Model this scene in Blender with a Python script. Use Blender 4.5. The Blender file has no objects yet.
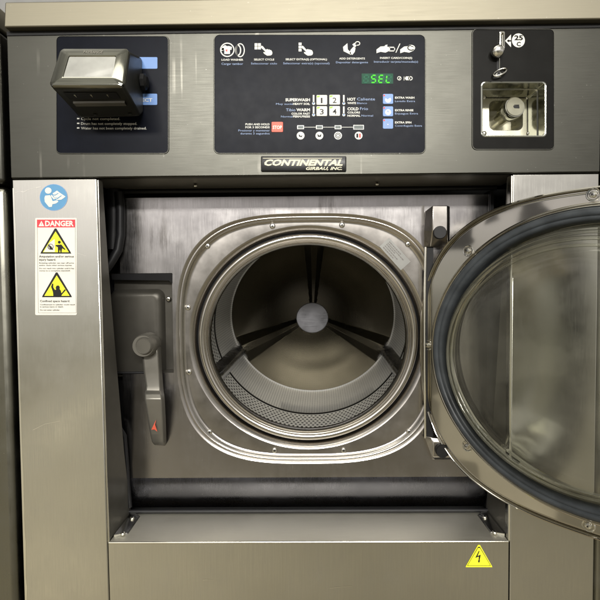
import bpy, bmesh, math, random
from math import sin, cos, pi, radians, sqrt
from mathutils import Vector, Matrix
random.seed(4)
S = 0.00125            # metres per unit; u right, v down, d away from the machine's front
F = 500.0
ZB = 300 * S           # the empties stand this far below the origin
scn = bpy.context.scene
col = scn.collection

# ------------------------------------------------------------------ camera
def rot(p, y, r):
    Rr = Matrix(((cos(r), -sin(r), 0), (sin(r), cos(r), 0), (0, 0, 1)))
    Rp = Matrix(((1, 0, 0), (0, cos(p), sin(p)), (0, -sin(p), cos(p))))
    Ry = Matrix(((cos(y), 0, sin(y)), (0, 1, 0), (-sin(y), 0, cos(y))))
    return Ry @ Rp @ Rr
CM = rot(radians(2.1629), radians(-0.5829), radians(0.4805))
fw = CM @ Vector((0, 0, 1))
CC = Vector((300, 300, 0)) - fw * (500.0 / fw.z)
def W(u, v, d): return Vector(((u - 300) * S, d * S, (300 - v) * S))
def P(x, y, d=0.0):
    r = CM @ Vector((x - 300, y - 300, F)); t = (d - CC.z) / r.z
    q = CC + r * t
    return (q.x, q.y, d)
cam_d = bpy.data.cameras.new('camera'); cam = bpy.data.objects.new('camera', cam_d); col.objects.link(cam)
cam_d.sensor_width = 36; cam_d.lens = 36 * F / 600; cam_d.clip_start = .01; cam_d.clip_end = 100
def dirw(c): return Vector((c.x, c.z, -c.y))
rt = dirw(CM @ Vector((1, 0, 0))); up = -dirw(CM @ Vector((0, 1, 0))); bk = -dirw(fw)
m = Matrix((rt, up, bk)).transposed().to_4x4(); m.translation = W(*CC); cam.matrix_world = m
scn.camera = cam

# ------------------------------------------------------------------ materials
def srgb(r, g, b):
    f = lambda c: (c / 255 / 12.92) if c / 255 <= .04045 else ((c / 255 + .055) / 1.055) ** 2.4
    return (f(r), f(g), f(b), 1)
class NT:
    def __init__(s, name):
        s.m = bpy.data.materials.new(name); s.m.use_nodes = True
        s.t = s.m.node_tree; s.n = s.t.nodes; s.b = s.n['Principled BSDF']
    def add(s, typ, **k):
        x = s.n.new(typ)
        for a, b in k.items(): setattr(x, a, b)
        return x
    def link(s, a, b): s.t.links.new(a, b)
    def val(s, sock, v): s.b.inputs[sock].default_value = v
    def math(s, op, a, b=None, c=None):
        x = s.add('ShaderNodeMath', operation=op)
        for i, q in enumerate((a, b, c)):
            if q is None: continue
            if isinstance(q, (int, float)): x.inputs[i].default_value = q
            else: s.link(q, x.inputs[i])
        return x.outputs[0]
    def noise(s, scale, detail=3, vec=None, sc3=None, rough=.5):
        co = vec
        if co is None: co = s.add('ShaderNodeTexCoord').outputs['Object']
        if sc3:
            mp = s.add('ShaderNodeMapping'); mp.inputs['Scale'].default_value = sc3
            s.link(co, mp.inputs[0]); co = mp.outputs[0]
        x = s.add('ShaderNodeTexNoise'); x.inputs['Scale'].default_value = scale
        x.inputs['Detail'].default_value = detail; x.inputs['Roughness'].default_value = rough
        s.link(co, x.inputs['Vector']); return x.outputs['Fac']
    def ramp(s, fac, stops):
        x = s.add('ShaderNodeValToRGB'); e = x.color_ramp.elements
        while len(e) < len(stops): e.new(.5)
        for i, (p, c) in enumerate(stops):
            e[i].position = p; e[i].color = c if len(c) == 4 else (*c, 1)
        s.link(fac, x.inputs[0]); return x.outputs[0]
    def rng(s, fac, a, b, c, d):
        x = s.add('ShaderNodeMapRange'); s.link(fac, x.inputs[0])
        for i, q in enumerate((a, b, c, d)): x.inputs[i + 1].default_value = q
        return x.outputs[0]
    def mix(s, fac, a, b):
        x = s.add('ShaderNodeMix', data_type='RGBA')
        if isinstance(fac, (int, float)): x.inputs[0].default_value = fac
        else: s.link(fac, x.inputs[0])
        for i, q in ((6, a), (7, b)):
            if isinstance(q, tuple): x.inputs[i].default_value = q if len(q) == 4 else (*q, 1)
            else: s.link(q, x.inputs[i])
        return x.outputs[2]
    def bump(s, h, strength, dist):
        x = s.add('ShaderNodeBump'); x.inputs['Strength'].default_value = strength
        x.inputs['Distance'].default_value = dist; s.link(h, x.inputs['Height'])
        s.link(x.outputs[0], s.b.inputs['Normal']); return x
G = lambda v: (v, v, v, 1)

def metal(name, base, rough=.3, grain='v', grain_s=.25, blotch=.10, stains=0, metallic=1.0, wave=0.0, drips=0, smud=1.0):
    t = NT(name); t.val('Metallic', metallic)
    sc = {'v': (1, 1, .02), 'h': (.02, 1, 1), 'n': (1, 1, 1)}[grain]
    g = t.noise(1500 if grain != 'n' else 700, 2, sc3=sc)
    bl = t.noise(9, 4)
    c = t.mix(t.rng(bl, .3, .7, 0, 1), tuple(x * (1 - blotch) for x in base[:3]), tuple(min(1, x * (1 + blotch * .6)) for x in base[:3]))
    if grain != 'n': c = t.mix(t.rng(g, .3, .7, 0, .05), c, (0.1, 0.1, 0.09))
    if stains:
        st = t.noise(60, 5, sc3=(1, 1, .16), rough=.65); ms = t.noise(7, 2)
        zz = t.add('ShaderNodeSeparateXYZ'); t.link(t.add('ShaderNodeTexCoord').outputs['Object'], zz.inputs[0])
        mk = t.math('MULTIPLY', t.math('MULTIPLY', t.rng(st, .50, .68, 0, 1), t.rng(ms, .42, .60, 0, stains)), t.rng(zz.outputs[2], .79, .83, .12, 1))
        c = t.mix(mk, c, (.12, .11, .10))
    if drips:
        dn = t.noise(110, 1, sc3=(1, 1, .012)); dm = t.noise(14, 2)
        c = t.mix(t.math('MULTIPLY', t.rng(dn, .66, .70, 0, 1), t.rng(dm, .48, .6, 0, drips)), c, (.5, .48, .42))
    sp = t.noise(420, 1)                       # small pale scuffs
    c = t.mix(t.rng(sp, .77, .80, 0, .15), c, (.85, .84, .78))
    t.link(c, t.b.inputs['Base Color'])
    sm = t.noise(22, 5, rough=.6)
    r = t.rng(sm, .3, .7, rough * (1 - .22 * smud), rough * (1 + .28 * smud))
    if grain != 'n': r = t.math('ADD', t.rng(g, .3, .7, -.03, .04), r)
    t.link(r, t.b.inputs['Roughness'])
    h = g
    bp = t.bump(h, grain_s, .00003 if grain != 'n' else .000002)
    if wave:
        wv = t.noise(6, 1); b2 = t.add('ShaderNodeBump'); b2.inputs['Strength'].default_value = 1
        b2.inputs['Distance'].default_value = wave; t.link(wv, b2.inputs['Height']); t.link(b2.outputs[0], bp.inputs['Normal'])
    return t.m
def paint(name, base, rough=.4, metallic=0.0, bumpy=0.0, var=.06, spec=.25, coat=0.0):
    t = NT(name); t.val('Metallic', metallic); t.val('Specular IOR Level', spec)
    n = t.noise(40, 4)
    c = t.mix(t.rng(n, .3, .7, 0, 1), tuple(x * (1 - var) for x in base[:3]), tuple(min(1, x * (1 + var)) for x in base[:3]))
    t.link(c, t.b.inputs['Base Color'])
    t.link(t.rng(t.noise(70, 3), .3, .7, rough * .93, rough * 1.07), t.b.inputs['Roughness'])
    if bumpy: t.bump(t.noise(900, 2), .4, bumpy)
    if coat: t.val('Coat Weight', coat); t.val('Coat Roughness', .06)
    return t.m
def emis(name, c, s):
    t = NT(name); t.val('Base Color', (0.01, .05, .01, 1)); t.val('Specular IOR Level', .1); t.val('Emission Color', c); t.val('Emission Strength', s); return t.m

M = {}
M['steel'] = metal('brushed_steel_cabinet', (.62, .61, .56), .19, 'v', .15, .05, wave=.0002, drips=.08)
M['fascia'] = metal('satin_grey_fascia', (.066, .065, .056), .38, 'h', .06, .03, drips=.12, smud=.25)
M['cap'] = metal('cap_steel', (.25, .23, .175), .5, 'h', .12, .02, smud=.15)
M['backplate'] = metal('recess_steel', (.385, .37, .365), .20, 'v', .2, .08, stains=.9, wave=.0001)
M['dark_refl'] = metal('painted_dark_reflection', (.10, .10, .115), .28, 'v', .3, .3)  # dark tone paints a reflection at the foot of the recess plate
M['neighbour'] = metal('neighbour_steel', (.22, .215, .18), .3, 'v', .15, .05)
M['ledge'] = metal('ledge_steel', (.66, .64, .56), .55, 'h', .1, .03, smud=.2)
M['ring'] = metal('pressed_ring_steel', (.46, .435, .405), .22, 'n', .05, .06)
M['lip'] = metal('drum_lip_steel', (.60, .57, .52), .16, 'n', .05, .06)
M['door'] = metal('polished_door_steel', (.64, .615, .55), .045, 'n', .06, .08, wave=.0007)
M['chrome'] = metal('chrome', (.80, .79, .74), .09, 'n', .02, .04)
M['edge'] = metal('bright_steel_edge', (.85, .83, .75), .22, 'n', .05, .04)
M['screw'] = metal('screw_steel', (.66, .64, .58), .22, 'n', .05, .05)
M['hub'] = metal('hub_steel', (.17, .17, .18), .33, 'h', .3, .15)
M['lifter'] = metal('lifter_steel', (.62, .62, .64), .25, 'n', .1, .06)
M['handle'] = paint('handle_grey', (.165, .157, .136), .34, .6, .00004)
M['pocket'] = paint('pocket_grey_brown', (.060, .056, .047), .38, .45, .00003)
M['rubber'] = paint('black_rubber', (.012, .012, .013), .45)
M['seal'] = paint('grey_rubber_seal', (.042, .047, .051), .34, 0, .00006, .3)
M['black'] = paint('black_plastic', (.008, .008, .008), .5)
M['overlay'] = paint('navy_overlay', (.005, .006, .010), .32, 0, 0, .15, .05)
M['overlay2'] = paint('charcoal_overlay', (.009, .0088, .008), .34, 0, 0, .15, .05)
M['white'] = paint('white_print', (.62, .62, .57), .5)
M['bluep'] = paint('pale_blue_print', (.26, .34, .52), .5)
M['blueb'] = paint('blue_button', (.13, .24, .50), .35)
M['redp'] = paint('red_print', (.60, .06, .05), .45)
M['orange'] = paint('orange_red_button', (.58, .10, .06), .4)
M['greenp'] = paint('green_print', (.30, .60, .08), .5)
M['paper'] = paint('sticker_white', (.66, .64, .57), .4)
M['yellow'] = paint('sticker_yellow', (.82, .80, .04), .4)
M['ink'] = paint('black_ink', (.012, .012, .012), .5)
M['inkg'] = paint('grey_ink', (.16, .15, .14), .5)
M['stickblue'] = paint('sticker_blue', (.10, .26, .44), .4)
M['sred'] = paint('sticker_red', (.62, .055, .07), .4)
M['clearlabel'] = paint('silver_label', (.25, .25, .235), .35, .3)
M['cream'] = metal('lettering_steel', (.92, .88, .74), .3, 'n', .02, .03)
M['creamp'] = paint('cream_lettering', (.60, .57, .42), .4)
M['badge'] = paint('badge_black', (.008, .008, .008), .3, 0, 0, .1, .3)
M['lcd'] = paint('lcd_pane', (.30, .30, .275), .2, 0, 0, .15, .4, .2)
M['reader'] = paint('reader_grey', (.030, .030, .026), .34, .3, .00003)
M['bezel'] = metal('reader_bezel', (.22, .22, .19), .07, 'n', .02, .2, wave=.0008)
M['brass'] = metal('lock_face', (.50, .485, .38), .26, 'n', .03, .06, metallic=.85)
M['coin'] = metal('coin_box_steel', (.46, .47, .43), .16, 'n', .1, .12)
M['dispdark'] = paint('display_green_dark', (.004, .055, .028), .4, 0, 0, .05, .1)
M['segoff'] = paint('display_segment_unlit', (.012, .10, .055), .4, 0, 0, .05, .1)
M['seglit'] = emis('display_segment_lit', (.10, 1.0, .03, 1), 1.3)
M['wall'] = paint('wall_grey', (.25, .25, .245), .6)
M['led'] = paint('indicator_green_dark', (.012, .03, .024), .3)

def drum_mat():
    t = NT('drum_perforated_steel'); t.val('Metallic', 1)
    uv = t.add('ShaderNodeUVMap').outputs[0]; sx = t.add('ShaderNodeSeparateXYZ'); t.link(uv, sx.inputs[0])
    U, V = sx.outputs[0], sx.outputs[1]           # U 0..1 round the drum, V depth units
    # rows of small holes, staggered, near the mouth
    cu = t.math('MULTIPLY', U, 150.0); row = t.math('DIVIDE', V, 8.0)
    par = t.math('MULTIPLY', t.math('MODULO', t.math('FLOOR', row), 2.0), .5)
    fu = t.math('SUBTRACT', t.math('FRACT', t.math('ADD', cu, par)), .5)
    fv = t.math('SUBTRACT', t.math('FRACT', row), .5)
    d2 = t.math('ADD', t.math('POWER', t.math('ABSOLUTE', fu), 2.0), t.math('POWER', t.math('ABSOLUTE', fv), 2.0))
    hole = t.math('LESS_THAN', d2, .075)
    band = t.math('LESS_THAN', V, 201.0)
    hole = t.math('MULTIPLY', hole, band)
    seam = t.math('LESS_THAN', t.math('ABSOLUTE', t.math('SUBTRACT', V, 204.0)), 2.4)
    # fine punched columns further in
    f2 = t.math('FRACT', t.math('MULTIPLY', U, 230.0)); r2 = t.math('FRACT', t.math('DIVIDE', V, 4.5))
    dots = t.math('MULTIPLY', t.math('LESS_THAN', t.math('ABSOLUTE', t.math('SUBTRACT', f2, .5)), .19), t.math('LESS_THAN', t.math('ABSOLUTE', t.math('SUBTRACT', r2, .5)), .36))
    dots = t.math('MULTIPLY', dots, t.math('SUBTRACT', 1.0, band))
    dk = t.math('ADD', t.math('MAXIMUM', hole, seam), t.math('MULTIPLY', dots, .33))
    bl = t.noise(10, 3)
    c0 = t.mix(t.rng(bl, .3, .7, 0, 1), (.82, .81, .77), (.92, .91, .87))
    c = t.mix(dk, c0, (.012, .011, .01))
    t.link(c, t.b.inputs['Base Color']); t.val('Roughness', .38); t.val('Metallic', .65)
    t.bump(t.math('SINE', t.math('MULTIPLY', U, 2 * pi * 230)), .2, .0002)
    return t.m
M['drum'] = drum_mat()
def back_mat():
    t = NT('drum_back_spun_steel'); t.val('Metallic', 1)
    uv = t.add('ShaderNodeUVMap').outputs[0]; sx = t.add('ShaderNodeSeparateXYZ'); t.link(uv, sx.inputs[0])
    U, V = sx.outputs[0], sx.outputs[1]
    f2 = t.math('FRACT', t.math('MULTIPLY', U, 200.0)); r2 = t.math('FRACT', t.math('DIVIDE', V, 4.0))
    dots = t.math('MULTIPLY', t.math('LESS_THAN', t.math('ABSOLUTE', t.math('SUBTRACT', f2, .5)), .2), t.math('LESS_THAN', t.math('ABSOLUTE', t.math('SUBTRACT', r2, .5)), .25))
    dots = t.math('MULTIPLY', dots, t.math('GREATER_THAN', V, 58.0))
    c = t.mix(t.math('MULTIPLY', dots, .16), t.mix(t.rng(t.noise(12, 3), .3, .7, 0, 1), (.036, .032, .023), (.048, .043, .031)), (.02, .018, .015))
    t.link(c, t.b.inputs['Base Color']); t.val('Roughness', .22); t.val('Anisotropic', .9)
    tg = t.add('ShaderNodeTangent', direction_type='RADIAL', axis='Y'); t.link(tg.outputs[0], t.b.inputs['Tangent'])
    t.bump(t.math('SINE', t.math('MULTIPLY', V, 3.0)), .15, .00008)
    return t.m
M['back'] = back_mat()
def glass_mat():
    m = bpy.data.materials.new('door_glass'); m.use_nodes = True; t = m.node_tree; n = t.nodes; n.clear()
    o = n.new('ShaderNodeOutputMaterial'); tr = n.new('ShaderNodeBsdfTransparent'); tr.inputs[0].default_value = (.94, .945, .92, 1)
    gl = n.new('ShaderNodeBsdfGlossy'); gl.inputs['Roughness'].default_value = .035; gl.inputs[0].default_value = (1, 1, .96, 1)
    fr = n.new('ShaderNodeFresnel'); fr.inputs[0].default_value = 1.4
    mx = n.new('ShaderNodeMixShader'); df = n.new('ShaderNodeBsdfDiffuse'); df.inputs[0].default_value = (.55, .53, .45, 1)
    tc = n.new('ShaderNodeTexCoord'); ns = n.new('ShaderNodeTexNoise'); ns.inputs['Scale'].default_value = 13; ns.inputs['Detail'].default_value = 6
    mr = n.new('ShaderNodeMapRange'); mr.inputs[1].default_value = .38; mr.inputs[2].default_value = .75; mr.inputs[3].default_value = .012; mr.inputs[4].default_value = .07
    m2 = n.new('ShaderNodeMixShader'); L = t.links.new
    L(tc.outputs['Object'], ns.inputs['Vector']); L(ns.outputs['Fac'], mr.inputs[0]); L(mr.outputs[0], m2.inputs[0])
    L(tr.outputs[0], m2.inputs[1]); L(df.outputs[0], m2.inputs[2])
    L(fr.outputs[0], mx.inputs[0]); L(m2.outputs[0], mx.inputs[1]); L(gl.outputs[0], mx.inputs[2]); L(mx.outputs[0], o.inputs[0])
    return m
M['glass'] = glass_mat()

# ------------------------------------------------------------------ mesh builder
class MB:
    def __init__(s): s.v = []; s.f = []; s.mi = []; s.mats = []; s.uv = {}
    def mid(s, mat):
        if mat not in s.mats: s.mats.append(mat)
        return s.mats.index(mat)
    def raw(s, vs, fs, mat):
        o = len(s.v); s.v += [Vector(q) for q in vs]; k = s.mid(mat)
        for f in fs: s.f.append([o + i for i in f]); s.mi.append(k)
        return s
    def box(s, u0, u1, v0, v1, d0, d1, mat):
        c = [W(u, v, d) for d in (d0, d1) for v in (v0, v1) for u in (u0, u1)]
        return s.raw(c, [(0, 1, 3, 2), (4, 6, 7, 5), (0, 4, 5, 1), (2, 3, 7, 6), (0, 2, 6, 4), (1, 5, 7, 3)], mat)
    def poly(s, pts, mat):                       # flat print: list of (u,v,d)
        return s.raw([W(*p) for p in pts], [tuple(range(len(pts)))], mat)
    def ppoly(s, px, d, mat): return s.poly([P(x, y, d) for x, y in px], mat)
    def prism(s, pts, d0, d1, mat):              # list of (u,v)
        n = len(pts); vs = [W(u, v, d0) for u, v in pts] + [W(u, v, d1) for u, v in pts]
        fs = [tuple(range(n)), tuple(range(2 * n - 1, n - 1, -1))] + [(i, i + n, (i + 1) % n + n, (i + 1) % n) for i in range(n)]
        return s.raw(vs, fs, mat)
    def loft(s, loops, mat, cap0=False, cap1=False, closed=True):   # loops of world vectors
        n = len(loops[0]); vs = [q for l in loops for q in l]; fs = []
        for k in range(len(loops) - 1):
            for i in range(n if closed else n - 1):
                a = k * n + i; b = k * n + (i + 1) % n
                fs.append((a, b, b + n, a + n))
        if cap0: fs.append(tuple(range(n - 1, -1, -1)))
        if cap1: fs.append(tuple((len(loops) - 1) * n + i for i in range(n)))
        return s.raw(vs, fs, mat)
    def tube(s, pts, r, mat, n=10, closed=False):
        pts = [Vector(p) for p in pts]; loops = []; r = r * S
        for i, p in enumerate(pts):
            a = pts[i - 1] if (i or closed) else p; b = pts[(i + 1) % len(pts)] if (i < len(pts) - 1 or closed) else p
            t = (b - a).normalized(); h = Vector((0, 1, 0)) if abs(t.y) < .9 else Vector((1, 0, 0))
            x = t.cross(h).normalized(); y = t.cross(x)
            loops.append([p + (x * cos(q) + y * sin(q)) * r for q in (2 * pi * j / n for j in range(n))])
        if closed: loops.append(loops[0])
        return s.loft(loops, mat, not closed, not closed)
    def cyl(s, c, axis, r0, r1, h, mat, n=24, rings=None):
        # rings: list of (radius, height) along the axis from c
        ax = Vector(axis).normalized(); hh = Vector((0, 0, 1)) if abs(ax.z) < .9 else Vector((1, 0, 0))
        x = ax.cross(hh).normalized(); y = ax.cross(x); rings = rings or [(r0, 0), (r1, h)]
        c = Vector(c)
        return s.loft([[c + ax * k + (x * cos(q) + y * sin(q)) * r for q in (2 * pi * j / n for j in range(n))] for r, k in rings], mat, True, True)
    def build(s, name, parent=None, smooth=40, bevel=0, seg=2, label=None, origin=None):
        me = bpy.data.meshes.new(name)
        base = Vector(parent_base) if parent_base is not None else Vector((0, 0, 0))
        org = base if origin is None else Vector(origin)
        me.from_pydata([tuple(q - org) for q in s.v], [], s.f)
        for mt in s.mats: me.materials.append(M[mt])
        me.polygons.foreach_set('material_index', s.mi)
        me.validate()
        bm = bmesh.new(); bm.from_mesh(me); bmesh.ops.remove_doubles(bm, verts=bm.verts, dist=1e-6)
        if not s.uv: bmesh.ops.recalc_face_normals(bm, faces=bm.faces)
        bm.to_mesh(me); bm.free()
        if smooth:
            me.polygons.foreach_set('use_smooth', [True] * len(me.polygons)); me.set_sharp_from_angle(angle=radians(smooth))
        o = bpy.data.objects.new(name, me); col.objects.link(o)
        if parent is not None:
            o.parent = parent; o.location = org - (PB.get(parent.name, base))
            PB[o.name] = org
        else: o.location = org
        if bevel:
            b = o.modifiers.new('bevel', 'BEVEL'); b.width = bevel * S; b.segments = seg; b.limit_method = 'ANGLE'; b.angle_limit = radians(35)
            b.harden_normals = False
        if label: o['label'] = label
        return o
PB = {}
parent_base = None
def thing(name, label, cat, loc, group=None):
    global parent_base
    o = bpy.data.objects.new(name, None); col.objects.link(o); o.location = loc; o['label'] = label; o['category'] = cat
    o.empty_display_size = .05
    if group: o['group'] = group
    parent_base = tuple(loc); PB[o.name] = Vector(loc); return o

# loops
def ell(cu, cv, ru, rv, d, n=128, k=2.0, ph=0):
    o = []
    for i in range(n):
        a = 2 * pi * i / n + ph; c, s_ = cos(a), sin(a); e = 2.0 / k
        o.append(W(cu + ru * math.copysign(abs(c) ** e, c), cv + rv * math.copysign(abs(s_) ** e, s_), d))
    return o
def ellr(cu, cv, ru, rv, d, n=128, k=2.0):       # same shape, but points spaced by angle (pairs well with circles)
    o = []
    for i in range(n):
        a = 2 * pi * i / n; c, s_ = cos(a), sin(a)
        r = (abs(c) ** k + abs(s_) ** k) ** (-1.0 / k)
        o.append(W(cu + ru * r * c, cv + rv * r * s_, d))
    return o
def rrect(u0, u1, v0, v1, r, d, n=8):
    o = []
    for cu, cv, a0 in ((u1 - r, v1 - r, 0), (u0 + r, v1 - r, 90), (u0 + r, v0 + r, 180), (u1 - r, v0 + r, 270)):
        for i in range(n + 1):
            a = radians(a0 + 90 * i / n); o.append(W(cu + r * cos(a), cv + r * sin(a), d))
    return o
def prrect(x0, x1, y0, y1, r, d, n=8, depth=None):   # rounded rect through pixel corners on plane d
    a = P(x0, y0, d); b = P(x1, y0, d); c = P(x1, y1, d); e = P(x0, y1, d); D = d if depth is None else depth
    o = []
    w = x1 - x0; h = y1 - y0
    for cu, cv, a0 in ((x1 - r, y1 - r, 0), (x0 + r, y1 - r, 90), (x0 + r, y0 + r, 180), (x1 - r, y0 + r, 270)):
        for i in range(n + 1):
            g = radians(a0 + 90 * i / n); X = (cu + r * cos(g) - x0) / w; Y = (cv + r * sin(g) - y0) / h
            u = (a[0] * (1 - X) + b[0] * X) * (1 - Y) + (e[0] * (1 - X) + c[0] * X) * Y
            v = (a[1] * (1 - X) + b[1] * X) * (1 - Y) + (e[1] * (1 - X) + c[1] * X) * Y
            o.append(W(u, v, D))
    return o
def circ_px(x, y, rx, d, ry=None, n=28):
    ry = ry or rx; return [(x + rx * cos(2 * pi * i / n), y + ry * sin(2 * pi * i / n)) for i in range(n)]

TC = {}
def text_geo(txt, bold=0.0, shear=0.0):
    key = (txt, bold, shear)
    if key in TC: return TC[key]
    cu = bpy.data.curves.new('t', 'FONT'); cu.body = txt; cu.size = 1; cu.offset = bold; cu.shear = shear; cu.resolution_u = 2
    ob = bpy.data.objects.new('t', cu); col.objects.link(ob)
    dg = bpy.context.evaluated_depsgraph_get(); me = bpy.data.meshes.new_from_object(ob.evaluated_get(dg))
    vs = [tuple(q.co) for q in me.vertices]; fs = [tuple(p.vertices) for p in me.polygons]
    bpy.data.objects.remove(ob); bpy.data.meshes.remove(me); bpy.data.curves.remove(cu)
    x0 = min(q[0] for q in vs); x1 = max(q[0] for q in vs)
    TC[key] = (vs, fs, x0, x1); return TC[key]
def text(mb, txt, x0, x1, ybase, cap, d, mat, bold=.0, shear=0.0, frame=None):
    """letters from pixel x0 to x1 with their base line at ybase and capitals cap high, printed at depth d"""
    vs, fs, a, b = text_geo(txt, bold, shear); k = (x1 - x0) / (b - a)
    out = []
    for q in vs:
        x = x0 + (q[0] - a) * k; y = ybase - q[1] * cap / .73
        out.append(W(*P(x, y, d)) if frame is None else frame(x, y))
    mb.raw(out, fs, mat)

# ================================================================== WASHING MACHINE
mach = thing('washing_machine', 'front loading steel laundromat washer with its round door wide open, filling the picture', 'washing machine', (0, 0, -.75))
VM = 900     # lower edge of the cabinet (v)
# --- cabinet shell
b = MB()
b.box(12.7, 14.5, 34, VM, 8, 560, 'fascia'); b.box(594.5, 596.2, 34, VM, 8, 560, 'fascia')
b.box(14.5, 594.5, 34, 36, 8, 555, 'fascia'); b.box(14.5, 594.5, 36, VM, 556, 560, 'fascia'); b.box(14.5, 594.5, VM - 4, VM, 8, 556, 'fascia')
b.build('cabinet_shell', mach)
# --- cap
a = P(6, 27, -10); c = P(599, 19, -10)
b = MB(); b.raw([W(15.5, 32.8, -9), W(601, 32.8, -9), W(601, 7.5, -6), W(15.5, 7.5, -6), W(15.5, 32.8, 30), W(601, 32.8, 30), W(601, 7.5, 560), W(15.5, 7.5, 560), W(15.5, 32.8, 560), W(601, 32.8, 560)],
   [(0, 1, 2, 3), (3, 2, 6, 7), (0, 4, 5, 1), (4, 8, 9, 5), (7, 6, 9, 8), (0, 3, 7, 8, 4), (1, 5, 9, 6, 2)], 'cap')
b.build('top_cap', mach, bevel=1.2)
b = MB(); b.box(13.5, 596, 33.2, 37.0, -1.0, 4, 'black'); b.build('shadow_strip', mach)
# --- fascia with rectangular hole for the coin box
hx0, hv0, _ = P(481, 82); hx1, hv1, _ = P(546, 137)
fu0, fu1, fv0, fv1 = 13.4, 596, 37, 175.3
b = MB()
us = [fu0, hx0, hx1, fu1]; vs_ = [fv0, hv0, hv1, fv1]
for i in range(3):
    for j in range(3):
        if i == 1 and j == 1: continue
        b.poly([(us[i], vs_[j], 0), (us[i + 1], vs_[j], 0), (us[i + 1], vs_[j + 1], 0), (us[i], vs_[j + 1], 0)], 'fascia')
b.poly([(fu0, fv1, 0), (fu1, fv1, 0), (fu1, fv1 + 1.2, 1.5), (fu0, fv1 + 1.2, 1.5)], 'fascia')
b.poly([(fu0, fv1 + 1.2, 1.5), (fu1, fv1 + 1.2, 1.5), (fu1, fv1 + 1.2, 8), (fu0, fv1 + 1.2, 8)], 'fascia')
b.poly([(fu0, fv0, 0), (fu0, fv1, 0), (fu0 - 1.0, fv1, 1.2), (fu0 - 1.0, fv0, 1.2)], 'edge')
b.poly([(fu0 - 1, fv0, 1.2), (fu0 - 1, fv1, 1.2), (fu0 - 1.0, fv1, 8), (fu0 - 1.0, fv0, 8)], 'fascia')
b.poly([(fu1, fv0, 0), (fu1, fv1, 0), (fu1, fv1, 8), (fu1, fv0, 8)], 'fascia')
fascia = b.build('control_fascia', mach, smooth=0)
# recess ceiling
b = MB(); b.box(84, 525, 170, 176.3, 8.2, 66, 'handle'); 
b.tube([W(89, 179, 66), W(520, 179, 66)], 2.4, 'rubber')
b.build('recess_ceiling', mach)

# --- side columns
def column(u0, u1, inner, lab):
    b = MB(); lean = 4.6 if inner > 0 else 0
    b.raw([W(u0, 177.8, 0), W(u1, 177.8, 0), W(u1 + lean, VM, 0), W(u0, VM, 0), W(u0 - 1.5, 177.8, 3), W(u0 - 1.5, VM, 3), W(u1 + 1.5, 177.8, 3), W(u1 + 1.5 + lean, VM, 3), W(u0 - 1.5, 177.8, 10), W(u0 - 1.5, VM, 10), W(u1 + 1.5, 177.8, 10), W(u1 + 1.5 + lean, VM, 10),],
          [(0, 1, 2, 3), (0, 3, 5, 4), (1, 6, 7, 2), (4, 5, 9, 8), (6, 10, 11, 7), (0, 4, 8, 10, 6, 1)], 'steel')
    return b.build('column_panel', mach, smooth=20, bevel=.6, label=lab)
column(14.2, 98.0, 1, 'left steel column panel with warning stickers')
column(511.5, 595.5, -1, 'right steel column panel seen through the open door')
# worn bright edge on the left column
b = MB()
pts = []
for i in range(60):
    v = 186 + i * 12; pts.append((4.2, v, 5.9 + .7 * random.random() + (1.5 if v > 440 else 0) * random.random()))
for (ua, v0, ub), (uc, v1, ud) in zip(pts, pts[1:]): b.poly([(ua + 10.0, v0, -.12), (ub + 9.6, v0, -.12), (ud + 9.6, v1, -.12), (uc + 10.0, v1, -.12)], 'edge')
b.build('worn_edge', mach)
# column return walls: shallow at the top, deep at the ledge
def ret(u, sgn):
    b = MB(); vs = [178, 260, 360, 470, 546]; ds = [12, 20, 34, 50, 66]
    vsl = []
    for t in (0, 1.5 * sgn):
        for v, d in zip(vs, ds):
            le = (v - 178) / 722 * 4.6 if sgn > 0 else 0; vsl += [W(u - t + le, v, 1.2), W(u - t + le, v, d)]
    n = len(vs); fs = []
    for k in range(n - 1):
        i = 2 * k; fs += [(i, i + 1, i + 3, i + 2), (i + 2 * n, i + 2 * n + 2, i + 2 * n + 3, i + 2 * n + 1), (i + 1, i + 1 + 2 * n, i + 3 + 2 * n, i + 3)]
    b.raw(vsl, fs, 'handle'); b.build('return_wall', mach)
    b = MB(); b.tube([W(u, 179, 0.6), W(u + (2.4 if sgn > 0 else 0), 546, .6)], .9, 'edge', 8); b.build('column_edge', mach)
ret(99.6, 1); ret(510.4, -1)
# --- recess back plate: rectangle to squircle hole
PC = (308.5, 347.5)
def rect_ang(u0, u1, v0, v1, d, n=128):
    o = []
    for i in range(n):
        a = 2 * pi * i / n; c, s_ = cos(a), sin(a)
        t = min(((u1 - PC[0]) / c if c > 1e-9 else 1e9), ((u0 - PC[0]) / c if c < -1e-9 else 1e9), ((v1 - PC[1]) / s_ if s_ > 1e-9 else 1e9), ((v0 - PC[1]) / s_ if s_ < -1e-9 else 1e9))
        o.append(W(PC[0] + c * t, PC[1] + s_ * t, d))
    # snap the nearest points to the true corners
    for cu, cv in ((u0, v0), (u1, v0), (u0, v1), (u1, v1)):
        w = W(cu, cv, d); k = min(range(n), key=lambda q: (o[q] - w).length); o[k] = w
    return o
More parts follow.
